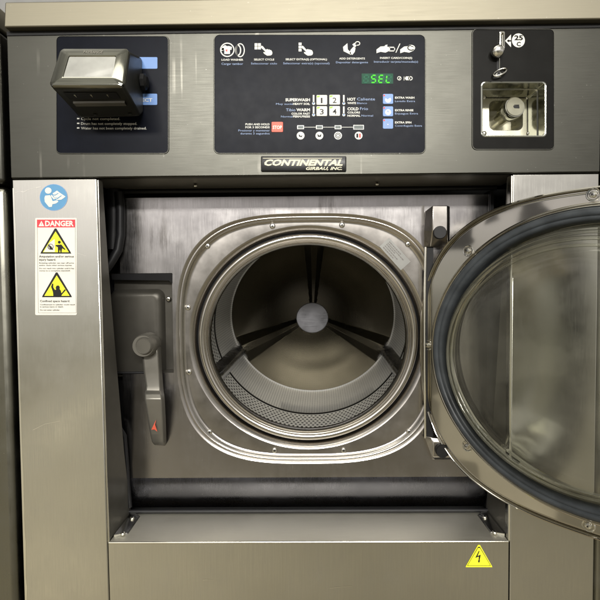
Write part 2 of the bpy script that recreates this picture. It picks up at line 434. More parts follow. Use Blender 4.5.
# the pocket of the door lock is a hole of its own, so the sheet has a left strip
pu1, pv0, _ = P(172, 273, 65); _, pv1, _ = P(140, 373, 65); pu0 = 84
b = MB(); N = 192
KP = 3.1
b.loft([rect_ang(pu1 + .01, 511.8, 186, 510, 65, N), ellr(*PC, 150.5, 142.5, 65, N, KP)][::1] if pu1 < 157 else [rect_ang(157, 511.8, 186, 510, 65, N), ellr(*PC, 150.5, 142.5, 65, N, KP)], 'backplate')
lu = min(pu1 + .01, 157)
b.poly([(96, 186, 65), (lu, 186, 65), (lu, pv0, 65), (96, pv0, 65)], 'backplate')
b.poly([(96, pv1, 65), (lu, pv1, 65), (lu, 510, 65), (96, 510, 65)], 'backplate')
if pu1 < lu: b.poly([(pu1, pv0, 65), (lu, pv0, 65), (lu, pv1, 65), (pu1, pv1, 65)], 'backplate')
b.build('recess_plate', mach, smooth=0)
b = MB()
for q in ((60, 120, 176.5, 560), (512, 560, 176.5, 560), (120, 512, 176.5, 187), (120, 512, 541, 560)): b.box(q[0], q[1], q[2], q[3], 88, 92, 'black')
b.build('rear_frame', mach)
# --- ring plate pressed into it
b = MB()
prof = [(150.5, 142.5, 65.0, KP), (148.6, 140.7, 65.6, KP), (147.4, 139.5, 67.0, KP), (146.6, 138.8, 66.6, KP), (145.4, 137.6, 66.8, KP), (143.5, 136.0, 69.5, KP), (141.8, 134.4, 71.2, KP), (140.6, 133.3, 71.5, KP), (139.6, 132.4, 71.55, KP), (138.9, 131.8, 71.55, KP),
        (137.4, 129.4, 71.6, 2.0), (136.8, 128.8, 71.65, 2.0), (136.2, 128.3, 71.9, 2.0), (134.8, 127.0, 72.6, 2.0), (132.5, 124.9, 74.6, 2.0), (130.8, 123.3, 77.5, 2.0), (130.0, 122.5, 82, 2.0), (129.8, 122.3, 92, 2.0)]
CC2 = (308.2, 346.8)
loops = []
for i, (a, c, d, k) in enumerate(prof):
    ce = PC if i < 10 else CC2
    loops.append(ellr(*ce, a, c, d, N, k))
b.loft(loops, 'ring'); b.build('door_ring_plate', mach, smooth=60)
b = MB(); b.loft([ell(*CC2, 129.5, 122.1, 84, 128), ell(*CC2, 125, 118, 84, 128)], 'rubber'); b.build('tub_seal', mach)
# --- tub mouth lip
def cz(d):
    t = (d - 62) / (330 - 62); return (308.2 + t * 9.3, 346.8 - t * 9.0)
b = MB()
prof = [(127.6, 88), (127.4, 78), (126.6, 75.5), (124.5, 74.6), (121.4, 74.8), (120.4, 75.8), (119.6, 74.2), (118.3, 73.2), (117.2, 73.8), (116.8, 75.6), (116.2, 74.4), (115.2, 74.0), (114.2, 75.2), (113.8, 78.5), (114.0, 86)]
b.loft([ell(*CC2, r, r * .942, d, 160) for r, d in prof], 'lip'); b.build('drum_lip', mach, smooth=60)
b = MB(); b.loft([ell(*CC2, 114.0, 114 * .942, 86, 128), ell(*cz(88), 117, 117 * .94, 87.5, 128), ell(*cz(90), 124, 124 * .94, 90, 128), ell(*cz(96), 132, 132 * .94, 95, 128)], 'rubber'); b.build('mouth_seal', mach)
# --- drum
RD = 137.0; q = .935
b = MB(); n = 180; rows = [(131, 95), (RD - 2, 98), (RD, 104), (RD, 124), (RD, 150), (RD, 180), (RD, 201.5), (RD - 1.2, 203), (RD - 1.2, 206), (RD, 208), (RD, 250), (RD, 290), (RD, 322), (RD - .6, 328), (RD - 2.5, 330)]
b.loft([ell(*cz(d), r, r * q, d, n) for r, d in rows], 'drum')
b.uv = True
drum = b.build('drum', mach, smooth=30)
me = drum.data; uvl = me.uv_layers.new(name='UVMap')
def drum_uv(me, org, radial=False):
    for p in me.polygons:
        us = []
        for li in p.loop_indices:
            co = me.vertices[me.loops[li].vertex_index].co + org
            d = co.y / S; u = co.x / S + 300; v = 300 - co.z / S; c0 = cz(d)
            a = math.atan2((v - c0[1]) / q, u - c0[0]) / (2 * pi) % 1.0
            us.append((li, a, math.hypot((v - c0[1]) / q, u - c0[0]) if radial else d))
        hi = max(x[1] for x in us)
        for li, a, d in us:
            if hi - a > .5: a += 1
            me.uv_layers[0].data[li].uv = (a, d)
drum_uv(me, Vector(parent_base))
# back disc, slightly coned towards the hub, three wedges shaped to stand for lifter reflections
bc = cz(330); borg = W(bc[0], bc[1], 330)
b = MB(); b.uv = True; n = 1080; loops = []
LA = [radians(a) for a in (-88.5, 153, 28)]     # image angles (v down): top, lower left, lower right
for r in [RD - 2.5, 133, 128, 118, 104, 88, 72, 56, 42, 30, 20]:
    lp = []
    for i in range(n):
        a = 2 * pi * i / n; base = 330 - (1 - r / RD) * 14
        w = 0
        for la in LA:
            s_ = abs(math.atan2(sin(a - la), cos(a - la))) * r      # distance across the wedge
            hw = 2.6 + r * (.115 if la < 0 else .165)
            if s_ < hw: w = max(w, 1.0) if s_ < hw * .30 else max(w, (hw - s_) / (hw * .70))
        w *= min(1, (RD - 2.5 - r) / 4.0) if r > 120 else 1
        lp.append(W(bc[0] + r * cos(a), bc[1] + r * sin(a) * q, base - 13 * w))
    loops.append(lp)
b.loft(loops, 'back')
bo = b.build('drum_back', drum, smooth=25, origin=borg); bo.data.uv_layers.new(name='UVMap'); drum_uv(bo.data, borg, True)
hc = P(312.3, 317.8, 300)
b = MB()
b.loft([ell(hc[0], hc[1], r, r * .94, d, 64) for r, d in ((24, 318), (25.6, 304), (26, 301), (25.2, 299.9), (24.9, 299.6), (6, 299.6))], 'hub', False, True); b.build('hub', drum, smooth=12)
# lifters on the drum wall
for la in LA:
    b = MB(); lp = []
    for d, h, wd in ((118, 5, .08), (140, 11, .10), (300, 12, .10), (322, 11, .10), (329, 6, .08)):
        c0 = cz(d); sec = []
        for t, hh in ((-1, 0), (-.72, .35), (-.34, .86), (-.16, 1), (.16, 1), (.34, .86), (.72, .35), (1, 0)):
            a = la + t * wd; r = RD + 1 - hh * h
            sec.append(W(c0[0] + r * cos(a), c0[1] + r * sin(a) * q, d))
        lp.append(sec)
    b.loft(lp, 'lifter', True, True, closed=True); b.build('lifter', drum, smooth=25, bevel=1.0)
# --- screws
def screw_mesh(r, h, mat='screw'):
    b = MB(); b.cyl((0, 0, 0), (0, -1, 0), 0, 0, 0, mat, 20, [(r, 0), (r, h * .45), (r * .82, h * .85), (r * .55, h)])
    # cross recess: two dark bars
    for t in (0.6, 0.6 + pi / 2):
        c_, s_ = cos(t), sin(t); w = r * .13; l = r * .5
        b.raw([Vector((c_ * l - s_ * w, -h * 1.03, s_ * l + c_ * w)), Vector((c_ * l + s_ * w, -h * 1.03, s_ * l - c_ * w)), Vector((-c_ * l + s_ * w, -h * 1.03, -s_ * l - c_ * w)), Vector((-c_ * l - s_ * w, -h * 1.03, -s_ * l + c_ * w))], [(0, 1, 2, 3)], 'black')
    return b
def add_screws(parent, spots, r, h, nrm=None, mat='screw'):
    global parent_base
    sv = parent_base; parent_base = (0, 0, 0)
    proto = screw_mesh(r * S, h * S, mat).build('screw', None, smooth=50); parent_base = sv
    for i, w in enumerate(spots):
        o = proto if i == 0 else proto.copy()
        if i: col.objects.link(o)
        o.parent = parent; o.location = w - PB[parent.name]
        if nrm is not None: o.rotation_euler = nrm
ringp = bpy.data.objects['door_ring_plate']
PB['door_ring_plate'] = Vector(parent_base)
add_screws(ringp, [W(*P(x, y, 71.3)) for x, y in ((207.5, 246), (272.5, 226), (342, 225), (408, 244), (188, 307.5), (189, 372), (209.5, 432), (274.5, 450.3), (343.5, 450.3), (409, 431.5))], 3.2, 1.8)
fixings = [W(*P(195.5, 186, 38)), W(*P(377, 184.5, 38))]
add_screws(bpy.data.objects['recess_ceiling'], [x - Vector((0, 0, 0)) for x in fixings], 2.4, 2.0, (radians(-60), 0, 0))
# small data label on the ring
b = MB(); d = 71.1
cx, cy = 395, 254; an = radians(48)
def lab(x, y): return (cx + x * cos(an) - y * sin(an), cy + x * sin(an) + y * cos(an))
b.ppoly([lab(-16, -6.5), lab(16, -6.5), lab(16, 6.5), lab(-16, 6.5)], d, 'clearlabel')
for i, (a0, a1, y0) in enumerate(((-13, 4, -4.6), (-13, 8, -2.6), (-13, 0, -.8), (-13, 6, 1.4), (-13, 2, 3.6))):
    x = a0
    while x < a1:
        w = random.uniform(1, 2.6); b.ppoly([lab(x, y0), lab(x + w, y0), lab(x + w, y0 + 1.0), lab(x, y0 + 1.0)], d - .15, 'inkg'); x += w + .5
b.build('data_label', mach, smooth=0)

# --- ledge, lower panel
b = MB(); b.box(102.6, 509.4, 546.4, 549, 1.2, 66, 'ledge'); b.build('loading_ledge', mach, bevel=.4)
b = MB(); b.raw([W(101.9, 547, -.2), W(509.6, 547, -.2), W(509.6, VM, -.2), W(104.2, VM, -.2), W(101.9, 547, 1), W(509.6, 547, 1), W(509.6, VM, 1), W(104.2, VM, 1)], [(0, 1, 2, 3), (4, 7, 6, 5), (0, 4, 5, 1), (1, 5, 6, 2), (2, 6, 7, 3), (3, 7, 4, 0)], 'steel'); b.tube([W(102.2, 547.2, .3), W(509.4, 547.2, .3)], 1.25, 'edge', 10)
b.build('lower_panel', mach, smooth=30)
for sgn, u, us in ((1, 103.2, (112, 110.5)), (-1, 510.2, (500.5, 502))):
    b = MB()
    b.raw([W(u + sgn * 1, 546.2, 9), W(u + sgn * 13, 546.2, 16), W(u + sgn * 13, 546.2, 55), W(u + sgn * 1, 546.2, 64), W(u + sgn * 1, 543.6, 9), W(u + sgn * 12, 545.0, 16), W(u + sgn * 12, 545.0, 55), W(u + sgn * 1, 543.6, 64)], [(0, 1, 2, 3), (4, 7, 6, 5), (0, 4, 5, 1), (1, 5, 6, 2), (2, 6, 7, 3), (3, 7, 4, 0)], 'steel')
    br = b.build('corner_bracket', mach); PB[br.name] = Vector(parent_base)
    add_screws(br, [W(us[0], 544.6, 13), W(us[1], 544.2, 46)], 2.6, 2.0, (radians(-80), 0, 0), 'edge')
# rubber door seal strip along the rear of the ledge and behind it a strip coloured dark as a reflection
b = MB(); b.tube([W(98, 543.2, 61), W(120, 543.6, 62), W(300, 543.6, 62), W(500, 543.6, 62), W(518, 543, 61)], 2.3, 'rubber'); 
b.build('ledge_seal', mach)
b = MB(); b.loft([[W(101, v, d_), W(513, v, d_)] for v, d_ in ((506, 64.8), (509, 64.4), (513, 64.5), (519, 65.0), (525, 66.2), (531, 68.2), (538, 71.5), (545, 76))], 'dark_refl', closed=False); b.build('dark_reflection_strip', mach)
b = MB()
b.tube([W(*P(x, y, dd)) for x, y, dd in ((113.5, 424, 52), (119, 427, 54), (124.5, 436, 58), (126.5, 460, 60), (128.5, 490, 60), (130, 507, 60))], 2.6, 'rubber')
b.build('side_seal', mach)
b = MB(); b.box(*P(114, 434, 66)[:1], P(122, 434, 66)[0], P(118, 433, 66)[1], 540, 66, 80, 'coin'); b.build('hinge_post_box', mach, bevel=1)
b = MB()
b.tube([W(*P(x, y, dd)) for x, y, dd in ((119, 192, 60), (120.5, 210, 60), (120.5, 235, 60), (118, 250, 58), (111, 262, 54), (104, 272, 50))], 5.0, 'rubber', 14)
b.tube([W(*P(x, y, dd)) for x, y, dd in ((114, 190, 66), (114, 225, 66), (113, 250, 64))], 8.0, 'rubber', 14)
b.build('drain_hose', mach)
# right hand dark gap edge
b = MB(); b.box(512.2, 516, 182, 545, 62, 87, 'rubber'); b.build('side_seal', mach)

# --- lock pocket and handle
b = MB()
d1 = 78
b.raw([W(pu0, pv0, 65), W(pu1, pv0, 65), W(pu1, pv1, 65), W(pu0, pv1, 65), W(pu0, pv0 + 6, d1), W(pu1 - 2, pv0 + 6, d1), W(pu1 - 2, pv1 - 2, d1), W(pu0, pv1 - 2, d1)],
      [(0, 1, 5, 4), (1, 2, 6, 5), (2, 3, 7, 6), (4, 5, 6, 7)], 'pocket')
k0 = P(113, 273, 65)
pk = b.build('lock_pocket', mach, smooth=20)
b = MB()
a0 = P(118, 292, 70); a1 = P(159.5, 292, 70); a2 = P(159.5, 366, 70)
b.loft([rrect(80, a1[0] + 4, a0[1] - 3, a2[1] + 12, 9, 77.5), rrect(80, a1[0] + 2, a0[1], a2[1] + 12, 8, 73), rrect(82, a1[0] - 1, a0[1] + 2, a2[1] + 12, 7, 70.5), rrect(84, a1[0] - 4, a0[1] + 5, a2[1] + 10, 6, 70)], 'pocket', False, True)
b.build('lock_cover', mach, smooth=60)
b = MB(); b.raw([W(pu0 + 2, pv0 + .5, 64.2), W(pu1 + .4, pv0 + .5, 64.2), W(pu1 + .4, pv0 + 12, 64.8), W(pu1 - 4, pv0 + 8.5, 66), W(pu1 - 26, pv0 + 8, 66), W(pu0 + 2, pv0 + 7, 66)], [(0, 1, 2, 3, 4, 5)], 'rubber')
b.build('pocket_trim', mach); b = MB()
b.tube([W(pu0 + 2, pv1 - .5, 64.5), W(pu1 - 34, pv1 - .5, 64.5)], 1.3, 'rubber'); b.build('pocket_trim', mach)
PB['lock_pocket'] = Vector(parent_base)
add_screws(pk, [W(*P(168.5, 299, 76))], 3, 2)
# handle lever
def hp(x, y, d): return W(*P(x, y, d))
b = MB()
hl = [  # (left x, right x, y, front depth)
    (140.0, 161.0, 346, 50), (142.0, 161.5, 356, 49), (143.5, 162.5, 372, 48), (145.5, 163.5, 386, 47.5), (145.0, 164.0, 391, 46), (144.2, 164.5, 394, 40), (144.5, 165.0, 399, 37), (147.5, 166.0, 418, 40), (150.2, 166.5, 434, 45), (152.0, 166.7, 442, 49), (154.5, 165.5, 445, 54)]
lp = []
for xl, xr, y, dd in hl:
    xm = xr - 3.2
    lp.append([hp(xl, y, dd + 12), hp(xl, y, dd + 1.5), hp(xl + 1.2, y, dd), hp(xm - .8, y, dd), hp(xm + .4, y + .5, dd + 2), hp(xr, y + .8, dd + 12)])
b.loft(lp, 'handle', True, True)
hd = b.build('door_handle', mach, smooth=38, bevel=.9)
b = MB(); k = hp(149.5, 343.5, 60); b.cyl(k, (0, -1, 0), 0, 0, 0, 'handle', 32, [(12.8 * S, 0), (12.8 * S, 20 * S), (11.4 * S, 23 * S)])
k = hp(143.8, 345.5, 40); b.cyl(k + Vector((.0045, .008, .001)), (-.18, -1, -.04), 0, 0, 0, 'handle', 32, [(9.6 * S, 0), (9.4 * S, 12 * S), (8.6 * S, 13.4 * S), (8.2 * S, 13.4 * S), (7.9 * S, 12.9 * S)])
b.build('pivot', hd, smooth=50)
b = MB()
b.raw([hp(151.6, 429.5, 42), hp(156.3, 419.5, 39.6), hp(155.2, 424.5, 40.5), hp(157.6, 431.5, 42.8), hp(154.6, 429.2, 42)], [(0, 1, 2, 3, 4)], 'orange')
for o_ in b.v: o_ += Vector((0, -.0010, 0))
b.build('red_arrow', hd, smooth=0)

# --- hinge
b = MB()
def hb(l): return [hp(x, y, d_) for x, y, d_ in l]
# upper bracket, chamfered toward the left
top = [(425.0, 211.5, 66), (425.0, 211.5, 56), (432.5, 205.5, 44), (447.5, 205.5, 44), (449.8, 206.5, 50), (449.8, 206.5, 66)]
mid = [(423.8, 231.0, 66), (423.8, 231.0, 56), (432.5, 231.0, 44), (447.5, 231.0, 44), (449.8, 231.0, 50), (449.8, 231.0, 66)]
low = [(424.0, 247.0, 66), (424.0, 247.0, 60), (430.5, 247.0, 58), (447.0, 247.0, 58), (449.0, 247.0, 60), (449.0, 247.0, 66)]
b.loft([hb(top), hb(mid), hb(low)], 'ring', True, True)
hg = b.build('hinge_bracket', mach, smooth=20, bevel=.8)
b = MB(); k = hp(440.0, 232.5, 42.5); b.cyl(k + Vector((0, .004, 0)), (-.1, -1, 0), 0, 0, 0, 'black', 28, [(7.0 * S, 0), (7.0 * S, 5 * S), (6.4 * S, 6.2 * S)]); b.build('plug', hg, smooth=50)
b = MB(); b.loft([hb([(424.2, 205, 66), (424.2, 205, 58)]), hb([(424.2, 436, 66), (424.2, 436, 58)])], 'edge', closed=False)
b.box(P(424.4, 340, 62)[0], P(433, 340, 62)[0], P(425, 247, 62)[1], P(425, 438, 62)[1], 61, 64, 'black')
b.tube([hp(425.5, 247, 57), hp(424.6, 300, 57), hp(424.8, 380, 57), hp(425.2, 438, 57)], 1.3, 'edge', 8)
b.build('hinge_plate', mach)
b = MB()
b.loft([hb([(424.5, 436, 66), (424.5, 436, 58), (431, 437, 54), (436, 438, 54), (436, 438, 66)]), hb([(424.5, 438.5, 66), (424.5, 438.5, 58), (433, 442, 52), (452, 442, 50), (452, 442, 66)]), hb([(431, 456, 66), (431.5, 456, 56), (433, 457, 52), (452, 457, 50), (452, 457, 66)]), hb([(432, 459.5, 66), (432, 459.5, 58), (434, 459.5, 55), (452, 459.5, 54), (452, 459.5, 66)])], 'ring', True, True)
hg2 = b.build('hinge_bracket', mach, smooth=20, bevel=.8)
PB[hg2.name] = Vector(parent_base)
b = MB(); k = hp(442.5, 451, 47); b.cyl(k + Vector((0, .004, 0)), (0, -1, 0), 0, 0, 0, 'black', 28, [(7.4 * S, 0), (7.4 * S, 4 * S), (6.8 * S, 5 * S)]); b.build('plug', hg2, smooth=50)

# ================================================================== DOOR
th = 0.82838; DC = Vector((556.4, 354.2, -60.4))
eU = Vector((cos(th), 0, -sin(th))); eN = Vector((-sin(th), 0, -cos(th)))     # in-plane axis, normal toward the viewer
def DW(a, c, h):
    p_ = DC + eU * a + Vector((0, c, 0)) + eN * h; return W(*p_)
def dell(ra, rc, h, n=160, k=2.0, c0=(0, 0)):
    o = []
    for i in range(n):
        t = 2 * pi * i / n; c, s_ = cos(t), sin(t); r = (abs(c) ** k + abs(s_) ** k) ** (-1.0 / k)
        o.append(DW(c0[0] + ra * r * c, c0[1] + rc * r * s_, h))
    return o
KD = 2.72; SQ = (0, 1.8)
b = MB()
prof = [(176.8, 154.2, -16, KD), (177.6, 154.9, -2, KD), (177.2, 154.6, 1.2, KD), (175.9, 153.4, 1.9, KD), (174.8, 152.4, .9, KD), (174.2, 151.8, -3.2, KD), (173.2, 150.9, -3.2, KD), (172.8, 150.5, 0.4, KD), (171.8, 149.6, 1.6, KD), (171.0, 148.9, 1.8, KD), (170.2, 148.2, 1.8, KD)]
lo = [dell(a, c, h, 192, k, SQ) for a, c, h, k in prof]
lo += [dell(a, c, h, 192, 2.0, (0, 2)) for a, c, h in ((163.6, 142.3, 1.8), (162.6, 141.5, 1.8), (161.6, 140.6, 3.2), (160.6, 139.8, 3.4), (159.8, 139.1, 2.4), (159.2, 138.6, 3.4), (158.2, 137.8, 3.8), (157.2, 137.0, 2.6), (156.6, 136.4, 1), (148, 129, -12), (140, 122, -16)) ]
b.loft(lo, 'door')
door = b.build('door', mach, smooth=50)
# outer (street side) pan of the door
b = MB(); b.loft([dell(176.6, 154.0, -16, 192, KD, SQ), dell(172, 150, -24, 192, KD, SQ), dell(150, 131, -27, 192, 2.0, (0, 2)), dell(142, 124, -24, 192, 2.0, (0, 2)), dell(139.9, 121.9, -16.1, 192, 2.0, (0, 2))], 'fascia')
b.build('outer_rim', door, smooth=50)
b = MB()
prof = [(156.8, 136.6, 1.0), (156.6, 136.5, 6.0), (154.6, 134.9, 10.0), (151.0, 131.8, 12.4), (148.6, 129.7, 12.0), (147.4, 128.7, 10.6), (146.2, 127.7, 11.2), (144.0, 125.8, 10.8), (142.4, 124.4, 8.6), (141.6, 123.7, 4.0), (141.4, 123.5, -4)]
b.loft([dell(a, c, h, 192, 2.0, (0, 2)) for a, c, h in prof], 'seal'); b.build('door_gasket', door, smooth=60)
b = MB()
prof = [(143.5, 125.4, -8), (140.0, 122.4, -3), (136.5, 118.6, 4), (133.5, 116.8, 12), (130.5, 114.2, 20), (126.0, 110.3, 27), (120.0, 105.0, 31.5), (112.0, 98.0, 33.4), (104, 91, 34.0), (78, 68.2, 34.6), (54, 47.2, 35.0), (28, 24.5, 35.2), (6, 5.2, 35.3)]
b.loft([dell(a, c, h, 192, 2.0, (0, 2)) for a, c, h in prof], 'glass', False, True)
b.loft([dell(a - 5.5 * (1 if a > 60 else a / 60 * .5), c - 4.8 * (1 if c > 52 else c / 52 * .5), h - 5, 192, 2.0, (0, 2)) for a, c, h in prof], 'glass', False, True)
for ra, hh, tr_ in ((138.0, 1.0, 1.3), (134.9, 8.6, 1.6), (131.2, 18.5, 1.5), (124.5, 28.8, 1.8), (117.5, 33.0, 1.2)):
    b.tube(dell(ra, ra * .875, hh, 120, 2.0, (0, 2)), tr_, 'glass', 10, closed=True)
gl = b.build('door_glass', door, smooth=180)
gl.data.polygons.foreach_set('use_smooth', [True] * len(gl.data.polygons))
# dish screws
PB['door'] = Vector(parent_base)
spots = [(-166.4, 0), (-117.6, -103.1), (-117.6, 103.1), (0, -145.8), (0, 145.8), (117.6, -103.1), (117.6, 103.1), (166.4, 0)]
first = None
sv = parent_base
for i, (a, c) in enumerate(spots):
    cen = DW(a, c, 1.7)
    if first is None:
        ax = Vector((eN.x, eN.z, 0))
        b = MB(); nn = dirw(eN)
        rg = [(6.0, .05), (5.4, .9), (4.6, .8), (3.9, -.1), (3.0, -.1), (2.9, 1.6), (2.4, 2.5), (1.3, 2.8)]
        b.cyl((0, 0, 0), nn, 0, 0, 0, 'chrome', 28, [(r * S, k * S) for r, k in rg])
        b.cyl(nn * 2.82 * S, nn, 0, 0, 0, 'black', 6, [(.8 * S, 0), (.8 * S, .05 * S)])
        parent_base = (0, 0, 0); first = b.build('screw', None, smooth=40); parent_base = sv; o = first
    else:
        o = first.copy(); col.objects.link(o)
    o.parent = door; o.location = cen - PB['door']

# ================================================================== CONTROL PANEL
def frame_bead(parent, x0, x1, y0, y1, r):
    b = MB()
    b.loft([prrect(x0 - 1.3, x1 + 1.3, y0 - 1.3, y1 + 1.3, r + 1.3, 0, depth=-.02), prrect(x0 - .8, x1 + .8, y0 - .8, y1 + .8, r + .8, 0, depth=-.9), prrect(x0 - .3, x1 + .3, y0 - .3, y1 + .3, r + .3, 0, depth=-.9), prrect(x0, x1, y0, y1, r, 0, depth=-.3)], 'fascia')
    return b.build('overlay_frame', parent, smooth=60)
def overlay(name, x0, x1, y0, y1, r, mat, hole=None, lab=None):
    b = MB()
    if hole is None: b.loft([prrect(x0 - .2, x1 + .2, y0 - .2, y1 + .2, r, 0, depth=-.05), prrect(x0, x1, y0, y1, r, 0, depth=-.5)], mat, False, True)
    else: b.loft([prrect(x0 - .2, x1 + .2, y0 - .2, y1 + .2, r, 0, depth=-.05), prrect(x0, x1, y0, y1, r, 0, depth=-.5), prrect(*hole, 4, 0, depth=-.5), prrect(*hole, 4, 0, depth=4)], mat)
    o = b.build(name, mach, smooth=30, label=lab); PB[o.name] = Vector(parent_base); frame_bead(o, x0, x1, y0, y1, r); return o
DP = -.62     # print depth
ov1 = overlay('instruction_overlay', 57.2, 168, 37, 153, 4, 'overlay', lab='dark overlay behind the card reader with two blue fields')
ov2 = overlay('control_overlay', 214.8, 424.5, 35.5, 153, 5, 'overlay', lab='dark central overlay with buttons, icons and green display')
ov3 = overlay('coin_overlay', 472.8, 553.2, 30, 149, 4, 'overlay2', hole=(481.5, 545.5, 82.5, 136.5), lab='charcoal overlay around the coin mechanism')

# ---- instruction overlay print
b = MB()
for yy, s_, x1 in ((118.8, 'Cycle not completed.', 120), (123.6, 'Drum has not completely stopped.', 137), (128.2, 'Water has not been completely drained.', 146.5)):
    text(b, s_, 81, x1, yy + 1.2, 2.6, DP, 'white', .006)
    b.ppoly([(77, yy - .9), (79.4, yy - .9), (79.4, yy + .4), (77, yy + .4)], DP, 'white')
b.build('printed_lettering', ov1, smooth=0)
for (x0, x1, y0, y1, tx) in ((120, 157.6, 57.5, 69, None), (120, 157.4, 94, 105.2, 'SELECT')):
    b = MB(); b.loft([prrect(x0, x1, y0, y1, 1, 0, depth=-.5), prrect(x0, x1, y0, y1, 1, 0, depth=-.8)], 'blueb', False, True)
    if tx: text(b, tx, 133, 152.4, 101.6, 3.4, -.9, 'white', .02)
    b.build('blue_field', ov1, smooth=0)

# ---- central overlay
def hand(mb, x, y, s, d=DP, flip=False, rotd=0, mat='white'):
    pts = [(-1.15, -.75), (-.95, -.95), (-.7, -.85), (-.15, -.2), (.05, -.3), (.2, -.32), (.32, -.18), (.5, -.28), (.66, -.12), (.82, -.14), (1.0, .1), (1.08, .42), (.98, .72), (.72, .86), (.1, .9), (-.2, .72), (-.5, .5), (-.62, .32), (-.5, .2), (-.2, .3), (-.35, .05), (-1.0, -.55)]
    c, q_ = cos(rotd), sin(rotd)
    o = []
    for px, py in pts:
        if flip: px = -px
        o.append((x + s * (px * c - py * q_), y + s * (px * q_ + py * c)))
    mb.ppoly(o, d, mat)
def ring_px(mb, x, y, r, w, mat, d=DP, ry=None, n=28):
    ry = ry or r; A = [W(*P(px, py, d)) for px, py in circ_px(x, y, r, d, ry, n)]; B_ = [W(*P(px, py, d)) for px, py in circ_px(x, y, r - w, d, ry - w, n)]
    mb.loft([A, B_], mat)
def rect(mb, x0, x1, y0, y1, mat, d=DP): mb.ppoly([(x0, y0), (x1, y0), (x1, y1), (x0, y1)], d, mat)
def disc(mb, x, y, r, mat, d=DP, ry=None): mb.ppoly(circ_px(x, y, r, d, ry), d, mat)

b = MB()   # load washer icon
ring_px(b, 227.3, 49.8, 7.2, 1.1, 'white'); b.ppoly([(222.5, 46.5), (225, 45), (227, 46.2), (229, 46), (232, 47), (231.3, 50), (230, 49.5), (230, 54), (224.3, 54), (224.3, 50), (221, 51)], DP - .05, 'white')
b.ppoly([(225.2, 49.8), (227.5, 49.3), (227, 52.2)], DP - .1, 'redp'); b.ppoly([(220.2, 48), (224, 48), (224, 50), (220.2, 50)], DP - .05, 'white')
ring_px(b, 240.2, 50.2, 4.6, 1.0, 'white', ry=7.0); ring_px(b, 238.2, 50.2, 3.0, 1.2, 'white', ry=5.4)
b.build('load_icon', ov2, smooth=0)
b = MB()   # select cycle
for i in (0, 1):
    for j in (0, 1): rect(b, 254.6 + i * 3.4, 257.5 + i * 3.4, 43.2 + j * 3.3, 46.1 + j * 3.3, 'white')
hand(b, 266.6, 50.8, 5.4); b.build('hand_icon', ov2, smooth=0)
b = MB()
for j in range(3): rect(b, 298.6, 301.6, 42.6 + j * 3.1, 45.2 + j * 3.1, 'white')
hand(b, 307.2, 50.8, 5.4); b.build('hand_icon', ov2, smooth=0)
b = MB()   # detergent
b.ppoly([(343, 47), (347.4, 43.2), (347.8, 49.5), (351, 52.5), (350.8, 54.8), (343.6, 51.2)], DP, 'white')
b.ppoly([(350.5, 50), (353.5, 46.5), (355.5, 48), (354.8, 51.8), (352.5, 54.8), (349.6, 53.6)], DP, 'white')
b.ppoly([(352.3, 44.6), (354.5, 42.8), (357, 44.9), (355, 47.4)], DP, 'white'); ring_px(b, 357.6, 43.4, 2.6, .8, 'white', ry=2.2)
b.build('detergent_icon', ov2, smooth=0)
b = MB()   # insert card / coin
for x0 in (0, 1):
    o = 376.5 if x0 == 0 else 400.2
    b.ppoly([(o, 49.5), (o + 4, 46.5), (o + 8, 46.2), (o + 9, 45), (o + 11, 44.6), (o + 10.6, 46.6), (o + 13.5, 47.2), (o + 13.5, 50.5), (o + 9, 52.6), (o + 4, 51.8), (o, 53.2)], DP, 'white')
rect(b, 389, 395, 46.8, 47.8, 'white'); rect(b, 389, 395, 50.4, 51.4, 'white'); rect(b, 394.2, 395, 46.8, 51.4, 'white'); ring_px(b, 411.2, 47.8, 3.9, 1.0, 'white', ry=2.9)
b.ppoly([(395.4, 52.6), (396.3, 52.6), (400.4, 43.6), (399.5, 43.6)], DP, 'white')
b.build('payment_icon', ov2, smooth=0)
b = MB()
T = lambda s_, x0, x1, y, cap=1.9, mt='white', bo=.02, sh=0: text(b, s_, x0, x1, y, cap, DP, mt, bo, sh)
T('LOAD WASHER', 221.5, 243.2, 60.6); T('Cargar tambor', 221.5, 243, 64.8, 2.2, 'bluep', 0)
T('SELECT CYCLE', 254, 274.2, 60.4); T('Seleccionar ciclo', 251, 277, 64.4, 2.0, 'bluep', 0)
T('SELECT EXTRA(S) (OPTIONAL)', 285.6, 327, 60.2); T('Seleccionar extra(s) (opcional)', 283.2, 329.5, 64.2, 2.0, 'bluep', 0)
T('ADD DETERGENTS', 339.2, 365, 59.4); T('Depositar detergente', 336, 368, 63.2, 2.0, 'bluep', 0)
T('INSERT CARD/COIN(S)', 380, 412.2, 58.8); T('Introducir tarjeta/moneda(s)', 374, 418, 62.6, 2.0, 'bluep', 0)
T('SUPERWASH', 285.4, 310, 101.2, 2.9, 'white', .035); T('Muy sucio', 276, 293, 104.8, 1.9, 'bluep', 0); T('HEAVY SOIL', 293, 310, 104.8, 2.0, 'white', .03)
T('Tibio', 286, 295.4, 111.2, 2.9, 'bluep', 0); T('WARM', 296.4, 310, 111.2, 2.9, 'white', .035); T('COLOR FAST', 291.4, 310, 114.6, 2.0, 'white', .03); T('Normal', 281, 292.4, 117.4, 1.9, 'bluep', 0); T('PERM.PRESS', 293, 310, 117.4, 2.0, 'white', .03)
T('HOT', 347.4, 355.6, 100.6, 2.9, 'white', .035); T('Caliente', 357, 375, 100.4, 2.9, 'bluep', 0); T('WHITE', 347.4, 356, 104, 2.0, 'white', .03); T('Blanco', 357, 367, 104, 1.9, 'bluep', 0)
